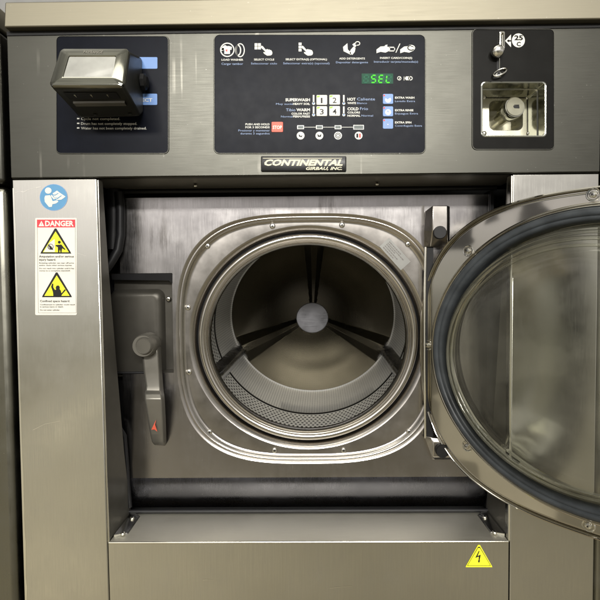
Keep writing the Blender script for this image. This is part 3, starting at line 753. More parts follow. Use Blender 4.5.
T('COLD', 347.4, 358.6, 110.2, 2.9, 'white', .035); T('Frio', 360, 368, 110, 2.9, 'bluep', 0); T('COLORS', 347.4, 360, 113.4, 2.0, 'white', .03); T('NORMAL', 347.4, 360.4, 116.6, 2.0, 'white', .03); T('Normal', 361.5, 373, 116.5, 1.9, 'bluep', 0)
T('PUSH AND HOLD', 245.4, 269.6, 125.2, 2.0, 'white', .025); T('FOR 3 SECONDS', 245.4, 269.6, 128.2, 2.0, 'white', .025); T('Presionar y mantener', 238.4, 269.8, 131.4, 2.0, 'bluep', 0); T('durante 3 segundos', 240.4, 269.6, 134.4, 2.0, 'bluep', 0)
T('EXTRA WASH', 395, 414.4, 98.6, 2.0, 'white', .03); T('Lavado Extra', 395, 415, 102, 1.9, 'bluep', 0)
T('EXTRA RINSE', 395, 413.4, 111.2, 2.0, 'white', .03); T('Enjuague Extra', 395, 418, 114.4, 1.9, 'bluep', 0)
T('EXTRA SPIN', 395, 411.4, 123.4, 2.0, 'white', .03); T('Centrifugado Extra', 395, 422, 126.6, 1.9, 'bluep', 0)
for x, y in ((313.6, 95), (313.6, 106.4), (343.8, 95), (343.8, 106.4)):
    rect(b, x - .8, x + .8, y, y + 8, 'white'); disc(b, x, y + 8.4, 1.5, 'white'); disc(b, x, y + 8.4, .9, 'blueb', DP - .05)
T('I', 403.8, 404.3, 80.4, 4); 
ring_px(b, 399.3, 78.3, 2.1, .6, 'white'); b.ppoly([(398.4, 79.8), (400, 76.9), (400.5, 77.3), (398.9, 80.2)], DP, 'white'); b.ppoly([(406, 76.4), (410, 76.4), (410, 80.2), (406, 80.2), (404.8, 78.3)], DP, 'white'); ring_px(b, 410.4, 78.3, 2.2, .8, 'white', ry=2.1)
b.build('printed_lettering', ov2, smooth=0)
# number buttons
for x, y, s_ in ((321.8, 100.2, '1'), (334.6, 100.0, '2'), (321.8, 111.4, '3'), (334.6, 111.2, '4')):
    b = MB(); b.loft([prrect(x - 5.4, x + 5.4, y - 5.0, y + 5.0, 1, 0, depth=-.5), prrect(x - 5.2, x + 5.2, y - 4.8, y + 4.8, 1, 0, depth=-1.0)], 'paper', False, True)
    text(b, s_, x - (1.0 if s_ == '1' else 2.0), x + (.7 if s_ == '1' else 2.0), y + 2.9, 5.6, -1.1, 'ink', .01)
    b.ppoly([(x - 4.8, y - 4.6), (x - 1.6, y - 4.6), (x - 2.4, y - 3.2), (x - 4.8, y - 2.6)], -1.1, 'greenp'); b.build('number_button', ov2, smooth=0)
b = MB(); x, y = 277.3, 127.2
b.loft([prrect(x - 5.8, x + 5.8, y - 5.2, y + 5.2, 1, 0, depth=-.5), prrect(x - 5.5, x + 5.5, y - 5, y + 5, 1, 0, depth=-1.0)], 'orange', False, True); text(b, 'STOP', x - 4.6, x + 4.6, y + 1.7, 3.4, -1.1, 'white', .03)
b.build('stop_button', ov2, smooth=0)
for i, y in enumerate((99.2, 111.6, 124.0)):
    x = 387.9; b = MB(); b.loft([prrect(x - 5.2, x + 5.2, y - 5.1, y + 5.1, 1.2, 0, depth=-.5), prrect(x - 5, x + 5, y - 4.9, y + 4.9, 1.2, 0, depth=-1.0)], 'blueb', False, True)
    if i < 2:
        disc(b, x + .2, y + .6, 3.0, 'white', -1.1); b.ppoly([(x - 2.4, y - 1.6), (x - .6, y + .2), (x + .6, y - .4), (x + 2.4, y - 1.6), (x + .9, y - 2.9), (x - 1, y - 2.9)][::1] if i == 0 else [(x - .8, y - 1), (x + .9, y - 1), (x + .2, y + 1.4)], -1.15, 'blueb')
    else:
        for rr in (3.4, 2.2, 1.0): ring_px(b, x, y + .4, rr, .5, 'bluep', -1.1)
        b.ppoly(circ_px(x, y + .4, .5, 0), -1.1, 'white')
    b.ppoly([(x - 4.6, y - 4.5), (x - 2.9, y - 4.5), (x - 2.9, y - 3), (x - 4.6, y - 3)], -1.1, 'redp'); b.build('extra_button', ov2, smooth=0)
# cycle indicators
b = MB(); y = 126.6
rect(b, 297, 356, y + .35, y + .8, 'white')
for i, x in enumerate((300.6, 319.4, 338, 358.6)):
    w = 3.4 if i < 3 else 5.3; h = 1.9 if i < 3 else 2.3
    rect(b, x - w, x + w, y + .6 - h, y + .6 + h, 'clearlabel', DP - .05); rect(b, x - w + .7, x + w - .7, y + .6 - h + .6, y + .6 + h - .6, 'led', DP - .1)
    yy = 135.6
    disc(b, x, yy, 3.9, 'white' if i != 2 else 'clearlabel', DP - .05)
    if i == 0: b.ppoly([(x - 1.8, yy - 1.6), (x + .2, yy + .6), (x + 1.8, yy - .6), (x + 1.2, yy + 1.6), (x - 1.6, yy + 1)], DP - .12, 'overlay')
    if i == 1: b.ppoly([(x - 2, yy - 1.8), (x, yy + .2), (x + 2, yy - 1.8), (x + 1.5, yy + 1.2), (x - 1.5, yy + 1.2)], DP - .12, 'overlay')
    if i == 2:
        for rr in (3, 1.8): ring_px(b, x, yy, rr, .6, 'overlay', DP - .12)
    if i == 3: rect(b, x - 2.2, x - .4, yy - 2, yy + 2, 'overlay', DP - .12); rect(b, x + .4, x + 2.2, yy - 2, yy + 2, 'redp', DP - .12)
b.build('cycle_indicator', ov2, smooth=0)
# seven segment display
b = MB(); x0, x1, y0, y1 = 361.6, 393, 73.8, 84.0
b.loft([prrect(x0, x1, y0, y1, .5, 0, depth=-.5), prrect(x0, x1, y0, y1, .5, 0, depth=-.7)], 'dispdark', False, True)
SEG = {'a': ((0, 0), (1, 0)), 'b': ((1, 0), (1, 1)), 'c': ((1, 1), (1, 2)), 'd': ((0, 2), (1, 2)), 'e': ((0, 1), (0, 2)), 'f': ((0, 0), (0, 1)), 'g': ((0, 1), (1, 1))}
for k, on in enumerate(('', 'afgcd', 'afged', 'fed')):
    bx = 363.6 + k * 7.5; w = 4.2; h = 3.6; by = 75.3
    for s_, (p0, p1) in SEG.items():
        sh = lambda a_, b_: (bx + a_ * w - (b_ - 1) * .5 + .4, by + b_ * h)
        (ax_, ay_), (cx_, cy_) = sh(*p0), sh(*p1); dx, dy = cx_ - ax_, cy_ - ay_; L_ = math.hypot(dx, dy); dx /= L_; dy /= L_; t_ = .58; g_ = .35
        pp = [(ax_ + dx * g_ - dy * 0, ay_ + dy * g_), (ax_ + dx * (g_ + t_) - dy * t_, ay_ + dy * (g_ + t_) + dx * t_), (cx_ - dx * (g_ + t_) - dy * t_, cy_ - dy * (g_ + t_) + dx * t_), (cx_ - dx * g_, cy_ - dy * g_), (cx_ - dx * (g_ + t_) + dy * t_, cy_ - dy * (g_ + t_) - dx * t_), (ax_ + dx * (g_ + t_) + dy * t_, ay_ + dy * (g_ + t_) - dx * t_)]
        b.ppoly(pp, -.85, 'seglit' if s_ in on else 'segoff')
b.build('display', ov2, smooth=0)
# badge
b = MB(); b.loft([prrect(261.2, 346.2, 156.6, 171.6, 1, 0, depth=0.2), prrect(261.2, 346.2, 156.6, 171.6, 1, 0, depth=-1.6), prrect(262, 345.4, 157.4, 170.8, 1, 0, depth=-2.0)], 'badge', False, True)
bd = b.build('name_badge', mach, smooth=30, label='black badge reading CONTINENTAL in cream italic letters'); PB['name_badge'] = Vector(parent_base)
b = MB()
text(b, 'CONTINENTAL', 264.4, 342.8, 165.4, 6.0, -2.25, 'creamp', .045, .32); b.ppoly([(262.8, 158.0), (342, 158.0), (342, 158.5), (262.8, 158.5)], -2.2, 'creamp')
text(b, 'GIRBAU, INC.', 306, 342, 169.8, 3.0, -2.25, 'creamp', .03, .32)
b.build('badge_lettering', bd, smooth=0)

# ---- coin mechanism
def ip(x, y, d): return P(x, y, d)
b = MB(); n8 = 8
o0 = prrect(481.5, 545.5, 82.5, 136.5, 3.5, 0, depth=-.9); o1 = prrect(482.3, 544.7, 83.3, 135.7, 3, 0, depth=-.7); o2 = prrect(482.3, 544.7, 83.3, 135.7, 3, 0, depth=14); o3 = prrect(483.3, 543.7, 84.3, 134.7, 3, 0, depth=15); o4 = prrect(483.3, 543.7, 84.3, 134.7, 3, 0, depth=34)
b.loft([prrect(480.8, 546.2, 81.8, 137.2, 4, 0, depth=-.55), o0, o1, o2, o3, o4], 'coin')
cb = b.build('coin_box_liner', mach, smooth=40); PB[cb.name] = Vector(parent_base)
b = MB()
A = P(483, 84, 0); Bq = P(544, 135, 0)
hole = prrect(489, 523, 100.5, 130.5, 6, 36)
fr = [W((w_.x / S + 300 - 0), 0, 0) for w_ in hole]
outer = prrect(475, 535, 93, 139, 3, 36)
b.loft([outer, hole, [w_ + Vector((0, .003, 0)) for w_ in prrect(490, 522, 101.5, 129.5, 5.5, 36)], prrect(492.5, 519.5, 104, 127.5, 4.5, 36, depth=58), ], 'brass', False, True)
b.build('lock_plate', cb, smooth=35)
for x, y in ((483.8, 97.8), (527, 97.5), (484, 133.6), (528.5, 133.5)):
    b = MB(); b.cyl(W(*P(x, y, 36)), (0, -1, 0), 0, 0, 0, 'screw', 16, [(2.6 * S, 0), (2.4 * S, 1.2 * S), (1.2 * S, 2 * S)]); b.build('screw', cb, smooth=50)
b = MB(); k0 = W(*P(499, 119, 60)); k1 = W(*P(513.5, 108.0, 20)); ax = Vector((0, -1, 0)); 
k1 = W(P(515.0, 106.8, 18)[0], P(515.0, 106.8, 18)[1], 18)
kb = W(P(515.0, 106.8, 18)[0] - 3.5, P(515.0, 106.8, 18)[1] + 2.5, 62); ax = (k1 - kb)
L_ = ax.length
b.cyl(kb, ax, 0, 0, 0, 'chrome', 32, [(7.6 * S, 0), (8.0 * S, L_ * .55), (8.6 * S, L_ * .7), (11.0 * S, L_ * .74), (11.2 * S, L_ * .86), (10.6 * S, L_ * .98), (10.2 * S, L_)])
lk = b.build('lock_barrel', cb, smooth=40)
b = MB(); t0 = kb + ax * 1.004; b.cyl(t0, ax, 0, 0, 0, 'brass', 32, [(9.4 * S, 0), (9.2 * S, .7 * S)])
b.raw([t0 + Vector((x_ * S, -.9 * S, z_ * S)) for x_, z_ in ((-2.4, -1.8), (4.2, -1.8), (3.8, .9), (-2.0, .9))], [(0, 1, 2, 3)], 'black'); b.raw([t0 + Vector((x_ * S, -.9 * S, z_ * S)) for x_, z_ in ((-1.2, 1.8), (4.0, 1.8), (3.8, 1.2), (-1.2, 1.2))], [(0, 1, 2, 3)], 'black')
b.build('lock_face', cb, smooth=40)
# coin slot hardware
b = MB(); b.loft([prrect(498.2, 503.8, 32.6, 50.4, 1.6, 0, depth=-.5), prrect(498.4, 503.6, 32.8, 50.2, 1.6, 0, depth=-3), prrect(499.6, 502.4, 34.4, 48.6, 1.2, 0, depth=-3.4), prrect(499.8, 502.2, 34.8, 48.2, 1.0, 0, depth=-1)], 'chrome', False, True)
b.box(P(500.6, 35, 0)[0], P(501.5, 35, 0)[0], P(500, 35.5, 0)[1], P(500, 47.5, 0)[1], -1.4, -1.05, 'black'); b.build('coin_slot', ov3, smooth=40)
b = MB(); k = W(*P(496.2, 53.2, 0)); b.cyl(k, (-.15, -1, -.15), 0, 0, 0, 'chrome', 28, [(4.2 * S, 0), (4.4 * S, 3 * S), (5.4 * S, 4 * S), (6.0 * S, 6 * S), (5.6 * S, 8.2 * S), (4.0 * S, 9.6 * S), (1.5 * S, 10.2 * S)])
b.build('return_knob', ov3, smooth=60)
b = MB(); b.box(P(496.4, 60, 0)[0], P(499.0, 60, 0)[0], P(498, 58, 0)[1], P(498, 77, 0)[1], -.9, -.62, 'black')
b.tube([W(*P(499.4, 58.5, -.9)), W(*P(499.4, 69, -.9))], .5, 'chrome', 6)
pts = []
for i in range(24):
    t = 2 * pi * i / 24; x = 500 + 7.2 * cos(t) * cos(-.42) - 2.6 * sin(t) * sin(-.42); y = 72.2 + 7.2 * cos(t) * sin(-.42) + 2.6 * sin(t) * cos(-.42)
    pts.append(W(*P(x, y, -3.5 - 2.5 * sin(t))))
b.tube(pts, .85, 'chrome', 8, closed=True)
b.ppoly([(495, 75), (498, 71.5), (501.5, 73), (501, 77.4), (496, 77)], -1.2, 'chrome'); b.box(P(497, 60, 0)[0], P(499.6, 60, 0)[0], P(498, 71, 0)[1], P(498, 77, 0)[1], -1.6, -1.3, 'black')
b.build('slide_ring', ov3, smooth=60)
b = MB(); disc(b, 518.4, 40.4, 6.5, 'white', DP, 7.0); text(b, '25', 514.4, 523, 40.0, 4.8, DP - .1, 'overlay2', .035); text(b, 'C', 516.6, 520.8, 46.0, 4.2, DP - .1, 'overlay2', .035)
b.ppoly([(505, 40.8), (511, 34.4), (511, 47.2)], DP, 'white'); rect(b, 507.6, 511, 40.1, 41.5, 'overlay2', DP - .1); b.ppoly([(506.8, 40.8), (509, 39.2), (509, 42.4)], DP - .1, 'overlay2')
b.build('price_mark', ov3, smooth=0)

# ---- card reader
tl, tr, br_, bl = (61.5, 50.2, -44), (129.5, 50.2, -44), (124, 87.5, -62), (49.8, 87.5, -62)
rb_t, rb_b = (142.5, 57.5, 0), (143.8, 113.5, 0); lb_t, lb_b = (73, 57.5, 0), (79, 116.5, 0)
q0 = [Vector(P(*p)) for p in (tl, tr, br_, bl)]
b = MB()
rbt = Vector(P(*rb_t)); rbb = Vector(P(*rb_b)); lbt = Vector(P(*lb_t)); lbb = Vector(P(*lb_b))
chin_r = Vector(P(140.5, 116.5, -14)); chin_l = Vector(P(80.5, 118.0, -16))
V_ = [q0[0], q0[1], q0[2], q0[3], rbt, rbb, chin_r, chin_l, lbb, lbt]
VV = [W(*p) for p in V_]
b.raw(VV, [(0, 1, 2, 3), (1, 4, 5, 6, 2), (3, 2, 6, 7), (0, 3, 7, 8, 9), (0, 9, 4, 1), (6, 5, 8, 7), (4, 9, 8, 5)], 'reader')
rd = b.build('card_reader', mach, smooth=30, bevel=3.2, seg=4, label='boxy dark card reader with tilted glossy screen bolted to the overlay'); PB[rd.name] = Vector(parent_base)
# frame helper on the screen face
fa, fb, fc, fd = [W(*p) for p in q0]
fn = (fb - fa).cross(fd - fa).normalized()
if fn.y > 0: fn = -fn
def FR(s_, t_, h=0): return (fa * (1 - s_) + fb * s_) * (1 - t_) + (fd * (1 - s_) + fc * s_) * t_ + fn * h * S
def frr(s0, s1, t0, t1, r, h):
    o = []
    for cs, ct, a0 in ((s1 - r * .55, t1 - r, 0), (s0 + r * .55, t1 - r, 90), (s0 + r * .55, t0 + r, 180), (s1 - r * .55, t0 + r, 270)):
        for i in range(7):
            g = radians(a0 + 15 * i); o.append(FR(cs + r * .55 * cos(g), ct + r * sin(g), h))
    return o
b = MB(); b.loft([frr(.0, 1, .0, 1, .10, -.6), frr(.0, 1, .0, 1, .10, 1.4), frr(.02, .98, .03, .97, .09, 2.6), frr(.16, .84, .22, .80, .03, 2.9), frr(.17, .83, .24, .78, .03, 1.6)], 'bezel')
b.build('reader_bezel', rd, smooth=50)
b = MB(); b.loft([frr(.165, .835, .23, .79, .03, 2.0), frr(.175, .825, .25, .77, .03, 2.2)], 'lcd', False, True)
b.build('reader_screen', rd, smooth=20)
b = MB(); fr2 = lambda x, y: FR(x, y, 2.95)
text(b, 'PAYRANGE', .36, .64, .165, .085, 0, 'handle', .03, 0, fr2); b.build('reader_lettering', rd, smooth=0)
# underside slot
ga, gb, gc, gd = [W(*p) for p in (q0[3], q0[2], chin_r, chin_l)]
gn = (gb - ga).cross(gd - ga).normalized()
if gn.z > 0: gn = -gn
def GR(s_, t_, h=0): return (ga * (1 - s_) + gb * s_) * (1 - t_) + (gd * (1 - s_) + gc * s_) * t_ + gn * h * S
b = MB(); gq = lambda s0, s1, t0, t1, h, mt: b.raw([GR(s0, t0, h), GR(s1, t0, h), GR(s1, t1, h), GR(s0, t1, h)], [(0, 1, 2, 3)], mt)
gq(.12, .86, .14, .36, .5, 'black')
b.tube([GR(.14, .46, .2), GR(.9, .46, .2)], 2.6, 'handle', 10) if False else None
b.loft([[GR(.14, .42, .1), GR(.90, .42, .1)], [GR(.14, .43, 2.0), GR(.90, .43, 2.0)], [GR(.14, .54, 2.0), GR(.90, .54, 2.0)], [GR(.14, .56, .1), GR(.90, .56, .1)]], 'handle', closed=False)
for s_ in (.25, .48, .71): b.raw([GR(s_ - .012, .20, .7), GR(s_ + .012, .20, .7), GR(s_, .30, .7)], [(0, 1, 2)], 'brass')
b.build('card_slot', rd, smooth=30)
PB[rd.name] = Vector(parent_base)
add_screws(rd, [GR(.3, .88, .3), GR(.86, .88, .3)], 2.0, .8, (radians(-50), 0, 0), 'reader')
b = MB(); k = W(*P(142, 82, -10)); b.cyl(k, (1, 0, 0), 0, 0, 0, 'black', 8, [(8 * S, 0), (8 * S, 3.5 * S), (5 * S, 5.5 * S)]); b.build('reader_knob', rd, smooth=30)

for dd_, grp in ((-.15, (((15, 192.6), (21, 191.4), (24, 192.0), (28, 189.8), (36, 187.6), (41, 186.8)), ((33, 430), (45, 424), (60, 421)), ((70, 250.5), (86, 256.0)))), (-.4, (((203, 580), (208, 579.6), (214, 580.2)), ((150, 566), (151, 572)), ((330, 588), (352, 586))))):
    for pts in grp:
        b = MB()
        for (xa, ya), (xb, yb) in zip(pts, pts[1:]):
            w = random.uniform(.12, .3); b.ppoly([(xa, ya - w), (xb, yb - w * .6), (xb, yb + w * .6), (xa, ya + w)], dd_, 'edge')
        b.build('scratch', mach, smooth=0)

# ---- stickers on columns and lower panel
b = MB(); disc(b, 53.6, 197.4, 13.9, 'stickblue', -.25, 13.3); ring_px(b, 53.6, 197.4, 14.0, .35, 'bluep', -.27, 13.4)
disc(b, 48.2, 190.6, 3.3, 'paper', -.4, 3.1)
b.ppoly([(45.2, 195.6), (50.2, 195.2), (51.6, 198.5), (52.6, 201.2), (57, 200.2), (58.4, 201.6), (56, 203.4), (52.4, 204.2), (51.8, 206.8), (49, 207), (44.8, 201.8), (44.4, 198)], -.4, 'paper')
b.ppoly([(52.6, 193.4), (57, 190.6), (59.6, 192.6), (65.6, 196.6), (61.4, 199.6), (57.6, 200.0), (54.8, 198.4)], -.4, 'paper')
b.ppoly([(52.4, 193.8), (54.6, 195.8), (58.8, 193.4), (57.9, 193.0), (54.8, 194.8)], -.45, 'stickblue'); b.ppoly([(54.2, 197.6), (57.6, 199.0), (61.8, 195.8), (61.2, 195.3), (57.6, 197.8)], -.45, 'stickblue')
b.ppoly([(51.6, 194.6), (55, 198.8), (54, 199.6), (50.8, 196.2)], -.43, 'paper')
b.build('manual_sticker', mach, smooth=0, label='round blue read-the-manual sticker')
b = MB()
X = lambda x, y: (x + (y - 218) * .012, y)
def sp(pts, mat, h): b.ppoly([X(*p) for p in pts], h, mat)
def stext(s_, x0, x1, y, cap, mat='ink', bo=0.0, h=-.5):
    text(b, s_, x0 + (y - 218) * .012, x1 + (y - 218) * .012, y, cap, h, mat, bo)
b.loft([prrect(35.2, 76.9, 218, 315, 1.2, 0, depth=-.1), prrect(35.4, 76.7, 218.2, 315, 1.2, 0, depth=-.3)], 'paper', False, True)
b2 = None
for l in (((37.0, 219.6), (75.2, 219.6), (75.2, 219.9), (37.0, 219.9)), ((37, 219.6), (37.3, 219.6), (37.3, 313), (37, 313)), ((74.9, 219.6), (75.2, 219.6), (75.2, 313), (74.9, 313)), ((37, 312.7), (75.2, 312.7), (75.2, 313), (37, 313))): sp(l, 'inkg', -.4)
sp([(36.9, 219.6), (75.0, 219.6), (75.0, 227.4), (36.9, 227.4)], 'sred', -.42)
stext('DANGER', 45, 73.6, 226.0, 5.4, 'paper', .035, -.5); sp([(38.4, 226.2), (41.4, 220.8), (44.2, 226.2)], 'paper', -.5); sp([(41.1, 222.6), (41.6, 222.6), (41.5, 225.2), (41.2, 225.2)], 'sred', -.55)
def tri(cx_, ytop, ybot, hw):
    sp([(cx_ - hw, ybot), (cx_ - hw + .6, ybot - 1.6), (cx_ - .8, ytop), (cx_ + .8, ytop), (cx_ + hw - .6, ybot - 1.6), (cx_ + hw, ybot)], 'ink', -.42)
    sp([(cx_ - hw + 2.4, ybot - 1.4), (cx_, ytop + 3.0), (cx_ + hw - 2.4, ybot - 1.4)], 'yellow', -.5)
tri(55.4, 228.4, 253.6, 15.4)
sp([(43.2, 252), (49, 243), (54, 239.2), (54.4, 239.2), (54.4, 252)], 'paper', -.55); ring_s = circ_px(50.2, 246.8, 3.1, 0)
sp(ring_s, 'inkg', -.6); sp(circ_px(50.4, 246.6, 2.1, 0), 'paper', -.65); sp([(47.5, 244), (51, 246.4), (53, 250), (49.8, 249.2)], 'ink', -.68)
sp(circ_px(59, 242.2, 1.5, 0), 'ink', -.6); sp([(55.4, 245.0), (61, 244.4), (63.6, 247.6), (65.2, 249.2), (64.6, 250), (61.8, 248.4), (61.2, 252.2), (60, 252.2), (59.5, 249.4), (58.9, 252.2), (57.6, 252.2), (57.4, 247.2), (55, 246)], 'ink', -.6)
stext('Amputation and/or serious', 38.6, 73.4, 257.4, 2.2, 'ink', .015); stext('injury hazard.', 38.6, 55.4, 260.6, 2.2, 'ink', .015)
for y, s_, x1 in ((263.6, 'Rotating cylinder can tear off arms', 73.4), (265.9, 'and/or cause other serious injuries.', 71.5), (269, 'Do not reach into cylinder until it has', 73.4), (271.3, 'come to a complete standstill.', 69.8)): stext(s_, 38.6, x1, y, 1.35, 'ink', .01)
tri(56.0, 272.4, 297.2, 15.0)
sp([(52.4, 296), (52.0, 292), (50.2, 286.8), (51.2, 283.6), (52.6, 283.6), (52.4, 287), (53.8, 289.6), (55.2, 289.8), (54.8, 287.4), (55.8, 285.6), (57.8, 285.4), (59, 286.8), (58.8, 289), (60, 290.6), (60.6, 293.2), (64.0, 289.0), (65.0, 290.2), (61.2, 294.4), (60.4, 296)], 'ink', -.6)
stext('Confined space hazard.', 39, 69, 302.0, 2.1, 'ink', .015)
for y, s_, x1 in ((305.2, 'Confinement in cylinder could result', 74.0), (307.4, 'in serious injury or death.', 62.4), (310.6, 'Do not enter cylinder.', 58.8)): stext(s_, 39, x1, y, 1.35, 'ink', .01)
b.build('danger_sticker', mach, smooth=0, label='tall white DANGER sticker with red header and two yellow triangles')
b = MB()
def tr3(hw, y0, y1, mat, h, r=.0):
    cx_ = 479.0
    b.ppoly([(cx_ - hw, y1), (cx_ - hw + .4, y1 - 1.2), (cx_ - .9, y0), (cx_ + .9, y0), (cx_ + hw - .4, y1 - 1.2), (cx_ + hw, y1)], h, mat)
tr3(13.3, 544.9, 567.2, 'yellow', -.5); tr3(11.7, 546.8, 565.9, 'ink', -.55); tr3(11.0, 548.0, 565.5, 'yellow', -.6)
b.ppoly([(478.8, 550.8), (479.6, 551.2), (477.6, 556.0), (480.8, 554.6), (479.6, 560.6), (480.4, 560.4), (478.8, 563.2), (477.7, 560.4), (478.5, 560.6), (478.8, 556.6), (475.2, 558.0)], -.7, 'ink')
b.build('high_voltage_sticker', mach, smooth=0, label='yellow lightning warning triangle')

# ================================================================== neighbours and wall
def neighbour(u0, u1, lab, sides):
    t = thing('washing_machine', lab, 'washing machine', tuple(W((u0 + u1) / 2, 900, 0)), 'neighbouring washers in the row')
    b = MB(); b.box(u0, u1, 183, VM, 4, 520, 'neighbour'); b.build('column_panel', t, bevel=7, seg=5)
    b = MB(); b.box(u0, u1, 30, 180.5, 2, 520, 'fascia'); b.build('control_fascia', t, bevel=5, seg=4)
    b = MB(); b.box(u0, u1 - 1, 6, 28, -8, 540, 'cap'); b.build('top_cap', t, bevel=2)
    return t
neighbour(-600, 4.5, 'steel washer on the left, only its rounded edge in view', 'r')
neighbour(599, 1200, 'steel washer on the right, only a sliver of its edge in view', 'l')
parent_base = None
b = MB(); b.box(-1500, 2100, -900, 1000, 566, 580, 'wall'); w_ = b.build('wall', None); w_['kind'] = 'structure'
for nm in ('wall',): bpy.data.objects[nm]['label'] = 'plain grey wall behind the washers'

# ================================================================== light
wd = bpy.data.worlds.new('World'); scn.world = wd; wd.use_nodes = True; t = wd.node_tree; n = t.nodes; bg = n['Background']; L = t.links.new
tc = n.new('ShaderNodeTexCoord'); sx = n.new('ShaderNodeSeparateXYZ'); L(tc.outputs['Generated'], sx.inputs[0])
mr = n.new('ShaderNodeMapRange'); mr.inputs[1].default_value = -1; mr.inputs[2].default_value = 1; L(sx.outputs[2], mr.inputs[0])
cr = n.new('ShaderNodeValToRGB'); e = cr.color_ramp.elements
stops = [(0.0, (.20, .16, .10)), (.25, (.40, .35, .24)), (.40, (.38, .345, .26)), (.45, (.44, .41, .33)), (.485, (.50, .48, .42)), (.515, (.58, .56, .51)), (.55, (.82, .78, .76)), (.60, (.92, .87, .84)), (.66, (.58, .56, .50)), (1.0, (.50, .48, .42))]
for p_, c_ in stops[1:-1]: q_ = e.new(p_); q_.color = (*c_, 1)
e[0].color = (*stops[0][1], 1); e[len(e) - 1].color = (*stops[-1][1], 1)
L(mr.outputs[0], cr.inputs[0])
mq = n.new('ShaderNodeMapRange'); mq.inputs[1].default_value = -1; mq.inputs[2].default_value = 1; L(sx.outputs[0], mq.inputs[0])
mc = n.new('ShaderNodeValToRGB'); ee = mc.color_ramp.elements
az = [(0.0, .34), (.10, .42), (.17, .70), (.24, 1.15), (.32, 1.45), (.40, .98), (.5, .80), (.68, .68), (.80, .60), (1.0, .55)]
for p_, c_ in az[1:-1]: q_ = ee.new(p_); q_.color = (c_, c_, c_, 1)
ee[0].color = (.34, .34, .34, 1); ee[len(ee) - 1].color = (.55, .55, .55, 1)
L(mq.outputs[0], mc.inputs[0]); mx = mc
ns = n.new('ShaderNodeTexNoise'); ns.inputs['Scale'].default_value = 4.5; ns.inputs['Detail'].default_value = 3; L(tc.outputs['Generated'], ns.inputs[0])
nr = n.new('ShaderNodeMapRange'); nr.inputs[1].default_value = .44; nr.inputs[2].default_value = .56; nr.inputs[3].default_value = .82; nr.inputs[4].default_value = 1.10; L(ns.outputs[0], nr.inputs[0])
mm = n.new('ShaderNodeMath'); mm.operation = 'MULTIPLY'; L(mx.outputs[0], mm.inputs[0]); L(nr.outputs[0], mm.inputs[1])
def wm(op, a, b_=None, c_=None):
    x = n.new('ShaderNodeMath'); x.operation = op
    for i, q_ in enumerate((a, b_, c_)):
        if q_ is None: continue
        if isinstance(q_, (int, float)): x.inputs[i].default_value = q_
        else: L(q_, x.inputs[i])
    return x.outputs[0]
wx, wy, wz = sx.outputs[0], sx.outputs[1], sx.outputs[2]
# the person taking the picture darkens the middle of the room, a bright streak is added for the left column's reflection
g1 = wm('ADD', wm('POWER', wm('ABSOLUTE', wm('DIVIDE', wm('SUBTRACT', wx, -.08), .40)), 2.0), wm('POWER', wm('ABSOLUTE', wm('DIVIDE', wm('SUBTRACT', wz, -.14), .17)), 2.0))
g1 = wm('MULTIPLY', wm('POWER', 2.718, wm('MULTIPLY', g1, -1.0)), -.84)
g2 = wm('SUBTRACT', wm('ADD', wz, .225), wm('MULTIPLY', wm('ADD', wx, .415), .8))
g2 = wm('POWER', 2.718, wm('MULTIPLY', wm('POWER', wm('ABSOLUTE', wm('DIVIDE', g2, .03)), 2.0), -1.0))
g3 = wm('POWER', 2.718, wm('MULTIPLY', wm('POWER', wm('ABSOLUTE', wm('DIVIDE', wm('ADD', wx, .42), .10)), 4.0), -1.0))
fac = wm('ADD', wm('ADD', g1, 1.0), wm('MULTIPLY', wm('MULTIPLY', g2, g3), 1.0))
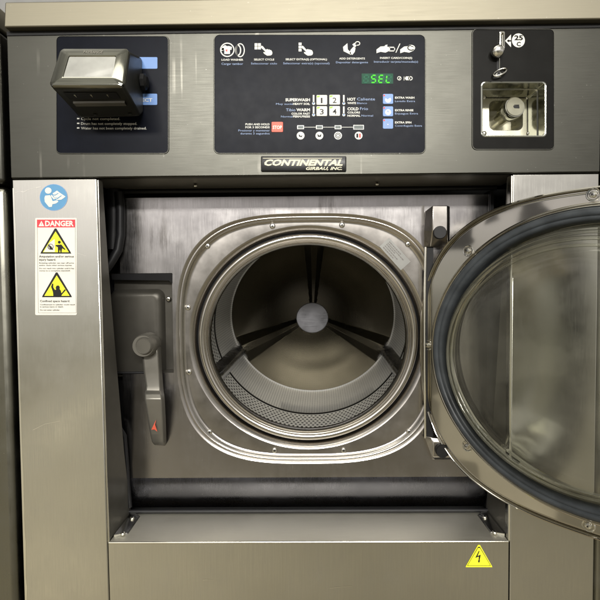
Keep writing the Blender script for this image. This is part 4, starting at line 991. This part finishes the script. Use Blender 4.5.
# made-up patches on the far left, added for the polished door's reflections
n2 = n.new('ShaderNodeTexVoronoi'); n2.distance = 'CHEBYCHEV'; n2.inputs['Scale'].default_value = 10
L(tc.outputs['Generated'], n2.inputs[0]); sc_ = n.new('ShaderNodeSeparateColor'); L(n2.outputs['Color'], sc_.inputs[0])
wl = n.new('ShaderNodeMapRange'); wl.interpolation_type = 'SMOOTHSTEP'; wl.inputs[1].default_value = -.88; wl.inputs[2].default_value = -.74; wl.inputs[3].default_value = 1; wl.inputs[4].default_value = 0; L(wx, wl.inputs[0])
lowl = n.new('ShaderNodeMapRange'); lowl.inputs[1].default_value = -.05; lowl.inputs[2].default_value = -.25; lowl.inputs[3].default_value = .24; lowl.inputs[4].default_value = 1.45; L(wz, lowl.inputs[0])
vv = wm('ADD', wm('MULTIPLY', wm('GREATER_THAN', sc_.outputs[0], .60), 1.3), lowl.outputs[0])
fac = wm('MULTIPLY', fac, wm('ADD', wm('MULTIPLY', wl.outputs[0], wm('SUBTRACT', vv, 1.0)), 1.0))
mm0 = wm('MULTIPLY', mm.outputs[0], fac)
vm = n.new('ShaderNodeVectorMath'); vm.operation = 'SCALE'; L(cr.outputs[0], vm.inputs[0]); L(mm0, vm.inputs['Scale'])
L(vm.outputs[0], bg.inputs[0]); bg.inputs[1].default_value = 1.28
def area(name, loc, rotx, sx_, sy_, power, c=(1, .95, .84), rz=0):
    l = bpy.data.lights.new(name, 'AREA'); l.shape = 'RECTANGLE'; l.size = sx_; l.size_y = sy_; l.energy = power; l.color = c
    o = bpy.data.objects.new(name, l); col.objects.link(o); o.location = loc; o.rotation_euler = (rotx, 0, rz); return o
area('ceiling_and_fill_lamp', (-.25, -.55, 1.35), radians(22), 1.2, .16, 3.5)
area('ceiling_and_fill_lamp', (.35, -1.7, 1.55), radians(45), 1.2, .2, 14, (1, .97, .92))
area('ceiling_and_fill_lamp', (0, -3.6, 1.5), radians(68), 2.4, .25, 185, (1, .97, .92))  # unseen far lamp, added to brighten the lower drum wall

scn.view_settings.view_transform = 'Standard'; scn.view_settings.look = 'None'; scn.view_settings.exposure = 0; scn.view_settings.gamma = 1
scn.cycles.max_bounces = 10; scn.cycles.glossy_bounces = 7; scn.cycles.transparent_max_bounces = 12; scn.cycles.sample_clamp_indirect = 1.5; scn.cycles.blur_glossy = 1.0
